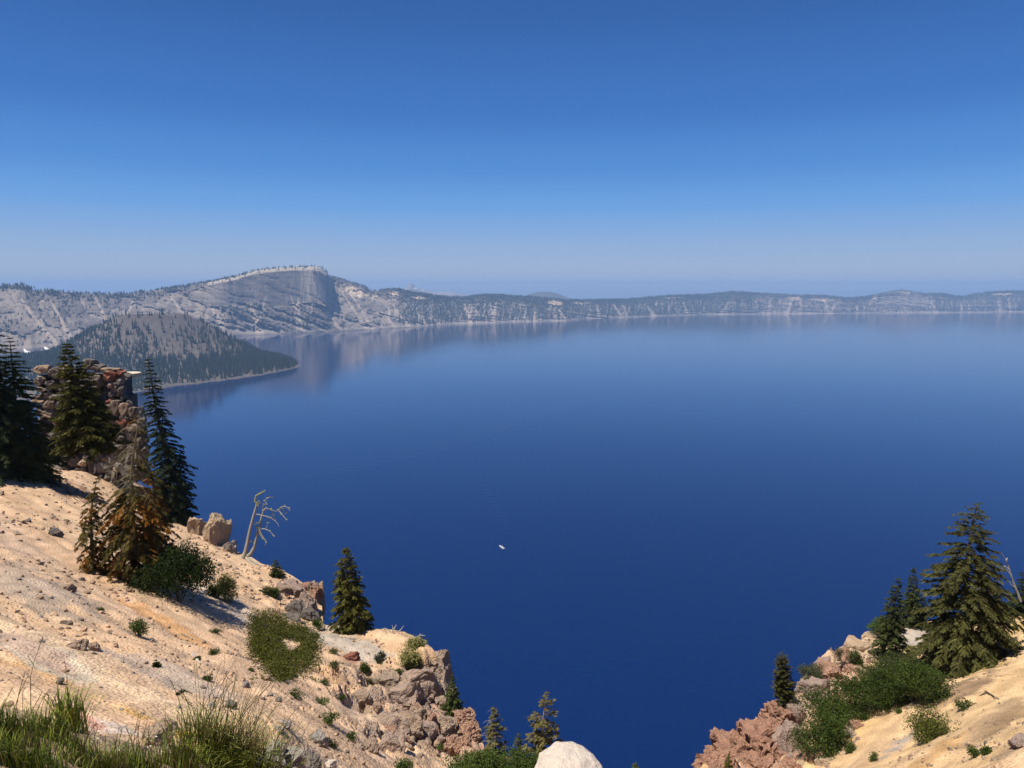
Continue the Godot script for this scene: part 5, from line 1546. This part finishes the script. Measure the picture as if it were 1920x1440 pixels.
	for i in ring:
		var a0 := TAU * i / ring
		var a1 := TAU * (i + 1) / ring
		var r0 := rim * (1.0 + (0.03 if i % 2 == 0 else -0.03))
		var r1 := rim * (1.0 + (0.03 if (i + 1) % 2 == 0 else -0.03))
		var p0 := Vector3(cos(a0) * r0, 0, sin(a0) * r0)
		var p1 := Vector3(cos(a1) * r1, 0, sin(a1) * r1)
		disc.tri(Vector3(0, 0.05, 0), p0, p1, Color.WHITE)
		disc.tri(p0, p0 - Vector3(0, 0.30, 0), p1, Color.WHITE)
		disc.tri(p1, p0 - Vector3(0, 0.30, 0), p1 - Vector3(0, 0.30, 0), Color.WHITE)
		disc.tri(Vector3(0, -0.30, 0), p1 - Vector3(0, 0.30, 0), p0 - Vector3(0, 0.30, 0), Color.WHITE)
	part("terrace", disc.mesh(), M.concrete, t, Transform3D(Basis.IDENTITY, at(239, 699, depth + 1.2) - base))
	var tower := Geo.new()
	for j in 4:
		for i in 28:
			var a0 := TAU * i / 28.0
			var a1 := TAU * (i + 1) / 28.0
			var rr := 0.72
			var y0 := -j * 0.42
			var y1 := y0 - 0.42
			var bulge: float = 1.0 + 0.05 * noise_b.get_noise_2d(i * 30.0, j * 44.0)
			tower.tri(Vector3(cos(a0) * rr * bulge, y0, sin(a0) * rr * bulge), Vector3(cos(a0) * rr, y1, sin(a0) * rr), Vector3(cos(a1) * rr * bulge, y0, sin(a1) * rr * bulge), Color.WHITE)
			tower.tri(Vector3(cos(a1) * rr * bulge, y0, sin(a1) * rr * bulge), Vector3(cos(a0) * rr, y1, sin(a0) * rr), Vector3(cos(a1) * rr, y1, sin(a1) * rr), Color.WHITE)
			if j == 0: tower.tri(Vector3.ZERO, Vector3(cos(a0) * rr, y0, sin(a0) * rr), Vector3(cos(a1) * rr, y0, sin(a1) * rr), Color.WHITE)
	part("bastion", tower.mesh(), M.rock_dark, t, Transform3D(Basis.IDENTITY, at(238, 740, depth + 1.4) - base))
	# rubble at its foot
	rng.seed = 641
	for i in 46:
		var u := between(120, 320)
		var vv := lerpf(830.0, 960.0, clampf((u - 120.0) / 200.0, 0, 1)) + between(-30, 18)
		var p := hit(u, vv, 57.0)
		var w := between(0.12, 0.42)
		var o := part("rubble_stone", stone_shapes[rng.randi() % stone_shapes.size()], M[["rock_brown", "rock_grey", "rock_red", "rock_tan", "rock_mauve"][rng.randi() % 5]], self, rock_xf(p + Vector3(0, w * 0.2, 0), w * 1.2, w * 0.8, w, 0.5))
		tag(o, "tumbled stone lying at the foot of the stone overlook", "stone", "rubble below the stone overlook")

# ------------------------------------------------------------------ boat, snow
func build_boat() -> void:
	var p := lake_point(941, 1027)
	var t := thing("tour_boat", "small white motor boat alone on the lake", "boat", p, deg_to_rad(208))
	t.scale = Vector3(1.0, 1.0, 1.0)
	# local +z is the bow
	var hull := Geo.new()
	var secs := []
	for k in 9:
		var s := k / 8.0
		var w := 1.35 * (1.0 - pow(maxf(0.0, (s - 0.35) / 0.65), 2.2)) + 0.02
		secs.push_back([lerpf(-5.2, 6.2, s), w, 0.75 + 0.45 * s * s])
	for k in 8:
		var a: Array = secs[k]
		var b: Array = secs[k + 1]
		for sg in [-1.0, 1.0]:
			hull.tri(Vector3(sg * a[1], a[2], a[0]), Vector3(sg * b[1], b[2], b[0]), Vector3(sg * a[1] * 0.7, -0.3, a[0]), Color.WHITE)
			hull.tri(Vector3(sg * b[1], b[2], b[0]), Vector3(sg * b[1] * 0.7, -0.3, b[0]), Vector3(sg * a[1] * 0.7, -0.3, a[0]), Color.WHITE)
		hull.tri(Vector3(-a[1], a[2] - 0.1, a[0]), Vector3(a[1], a[2] - 0.1, a[0]), Vector3(b[1], b[2] - 0.1, b[0]), Color.WHITE)
		hull.tri(Vector3(-a[1], a[2] - 0.1, a[0]), Vector3(b[1], b[2] - 0.1, b[0]), Vector3(-b[1], b[2] - 0.1, b[0]), Color.WHITE)
	hull.tri(Vector3(-1.35, 0.75, -5.2), Vector3(0.95, -0.3, -5.2), Vector3(1.35, 0.75, -5.2), Color.WHITE)
	hull.tri(Vector3(-1.35, 0.75, -5.2), Vector3(-0.95, -0.3, -5.2), Vector3(0.95, -0.3, -5.2), Color.WHITE)
	part("hull", hull.mesh(), M.white_paint, t)
	var cabin := BoxMesh.new()
	cabin.size = Vector3(1.9, 1.0, 1.6)
	part("cabin", cabin, M.white_paint, t, Transform3D(Basis.IDENTITY, Vector3(0, 1.2, 0.6)))
	var glass := BoxMesh.new()
	glass.size = Vector3(1.7, 0.5, 0.06)
	part("windscreen", glass, M.dark_paint, t, Transform3D(Basis(Vector3.RIGHT, 0.4), Vector3(0, 1.75, 1.45)))
	for s in [-3.6, -2.4, -1.2]:
		var bench := BoxMesh.new()
		bench.size = Vector3(1.9, 0.4, 0.5)
		part("bench", bench, M.white_paint, t, Transform3D(Basis.IDENTITY, Vector3(0, 0.9, s)))
	var motor := BoxMesh.new()
	motor.size = Vector3(0.6, 1.0, 0.6)
	part("outboard_motor", motor, M.dark_paint, t, Transform3D(Basis.IDENTITY, Vector3(0, 0.6, -5.6)))

func build_wakes() -> void:
	# low ridges of water trailing the boat and its earlier tracks: [path in the picture, half width m, ridge spacing m, height m]
	for w in [[[[941, 1019], [946, 1000], [944, 985], [934, 965], [922, 945], [914, 925], [910, 905], [909, 885], [914, 868]], 15.0, 13.0, 0.3], [[[925, 1012], [880, 1009], [830, 1002], [770, 989], [700, 970], [640, 951], [590, 936]], 12.0, 11.0, 0.11], [[[520, 905], [640, 884], [760, 862], [880, 830], [960, 800], [1040, 775], [1110, 752]], 60.0, 22.0, 0.2]]:
		var pts: Array[Vector3] = []
		var knots: Array[Vector3] = []
		for q in w[0]: knots.push_back(lake_point(q[0], q[1]))
		for i in knots.size() - 1:
			for k in 6:
				pts.push_back(knots[i].cubic_interpolate(knots[i + 1], knots[maxi(i - 1, 0)], knots[mini(i + 2, knots.size() - 1)], k / 6.0))
		pts.push_back(knots[-1])
		var cols := 41
		var v := PackedVector3Array()
		var c := PackedColorArray()
		var run := 0.0
		var total := 0.0
		for i in pts.size() - 1: total += pts[i].distance_to(pts[i + 1])
		var rows := 0
		for i in pts.size() - 1:
			var l := pts[i].distance_to(pts[i + 1])
			var n := int(ceil(l / 2.6))
			for k in n:
				var p := pts[i].lerp(pts[i + 1], float(k) / n)
				var dir := (pts[mini(i + 1, pts.size() - 1)] - pts[maxi(i - 1, 0)]).normalized().lerp((pts[mini(i + 2, pts.size() - 1)] - pts[i]).normalized(), float(k) / n).normalized()
				var side := Vector3(-dir.z, 0, dir.x)
				var at_run := run + l * k / n
				var fade: float = smoothstep(0.0, 0.06, at_run / total) * (1.0 - smoothstep(0.5, 1.0, at_run / total))
				for a in cols:
					var x := a / (cols - 1.0) * 2.0 - 1.0
					var wob := noise_a.get_noise_2d(at_run * 0.6, x * 30.0)
					var y: float = w[3] * fade * (1.0 - x * x) * sin(TAU * (at_run * 0.8 + absf(x) * w[1] * 0.9 + wob * 6.0) / w[2]) * (0.7 + 0.6 * wob)
					v.push_back(p + side * (x * w[1] * (0.35 + 0.65 * minf(1.0, at_run / 120.0))) + Vector3(0, y * (1.0 - absf(x)) + float(w[3]) * 0.9 * (1.0 - absf(x)) + 0.02, 0))
					c.push_back(Color.WHITE)
				rows += 1
			run += l
		tag(part("wake", grid_mesh(v, c, cols, rows), M.water, self), "", "", "", "structure")

func build_snow() -> void:
	# wedges of old snow lying in the chutes where they meet the water
	for s in [[[[44, 654], [50, 658], [58, 660], [66, 661.5], [58, 663], [46, 663]], "leftmost white snow patch on the shore behind the firs"], [[[83, 650], [88, 652.5], [95, 655], [103, 658], [98, 660], [86, 660], [84, 656]], "middle white snow patch on the far shore left of the island"], [[[117, 653.5], [124, 651.5], [130, 652.5], [136, 654], [128, 656], [118, 656]], "low flat snow patch on the far shore beside the island"], [[[137, 650.5], [143, 649], [147, 651], [145, 653.5], [138, 654]], "smallest snow patch on the far shore at the island's left edge"]]:
		var low := 0.0
		var mid := Vector2.ZERO
		for q in s[0]:
			low = maxf(low, q[1])
			mid += Vector2(q[0], q[1]) / s[0].size()
		var foot := lake_point(mid.x, low)
		var d := (foot - EYE).dot(tilt * Vector3.FORWARD)
		var g := Geo.new()
		var back := Vector3(foot.x, 0, foot.z).normalized() * 60.0
		var c := at(mid.x, mid.y, d) - foot
		for i in s[0].size():
			var q: Array = s[0][i]
			var r: Array = s[0][(i + 1) % s[0].size()]
			var p0 := at(q[0], q[1], d) - foot
			var p1 := at(r[0], r[1], d) - foot
			p0 += back * (p0.y / 60.0)
			p1 += back * (p1.y / 60.0)
			g.tri(c + back * (c.y / 60.0) - back * 0.06, p0, p1, Color.WHITE)
			g.tri(p0, p0 + back * 0.5 - Vector3(0, 6, 0), p1, Color.WHITE)
			g.tri(p1, p0 + back * 0.5 - Vector3(0, 6, 0), p1 + back * 0.5 - Vector3(0, 6, 0), Color.WHITE)
		tag(part("snow_patch", g.mesh(), M.snow, self, Transform3D(Basis.IDENTITY, foot)), s[1], "snow", "snow patches on the far shore")

func _ready() -> void:
	tilt = Basis(Vector3.RIGHT, deg_to_rad(-PITCH))
	noise_a.seed = 1
	noise_a.frequency = 0.03
	noise_a.fractal_octaves = 4
	noise_b.seed = 2
	noise_b.frequency = 0.03
	noise_b.fractal_octaves = 5
	noise_r.seed = 3
	noise_r.frequency = 0.01
	noise_r.fractal_type = FastNoiseLite.FRACTAL_RIDGED
	noise_r.fractal_octaves = 4
	noise_c.seed = 8
	noise_c.noise_type = FastNoiseLite.TYPE_CELLULAR
	noise_c.cellular_return_type = FastNoiseLite.RETURN_CELL_VALUE
	noise_c.frequency = 0.95
	noise_c.fractal_type = FastNoiseLite.FRACTAL_NONE
	set_camera_and_light()
	make_materials()
	var steps := [build_lake, build_near_ground, build_far_rim, build_mountains, build_island, make_rocks, build_outcrops, build_overlook, build_rocks, make_sprigs, build_trees, build_shrubs, build_dead_wood, build_grass, build_snow, build_boat, build_wakes]
	for s in steps:
		s.call()
		pass
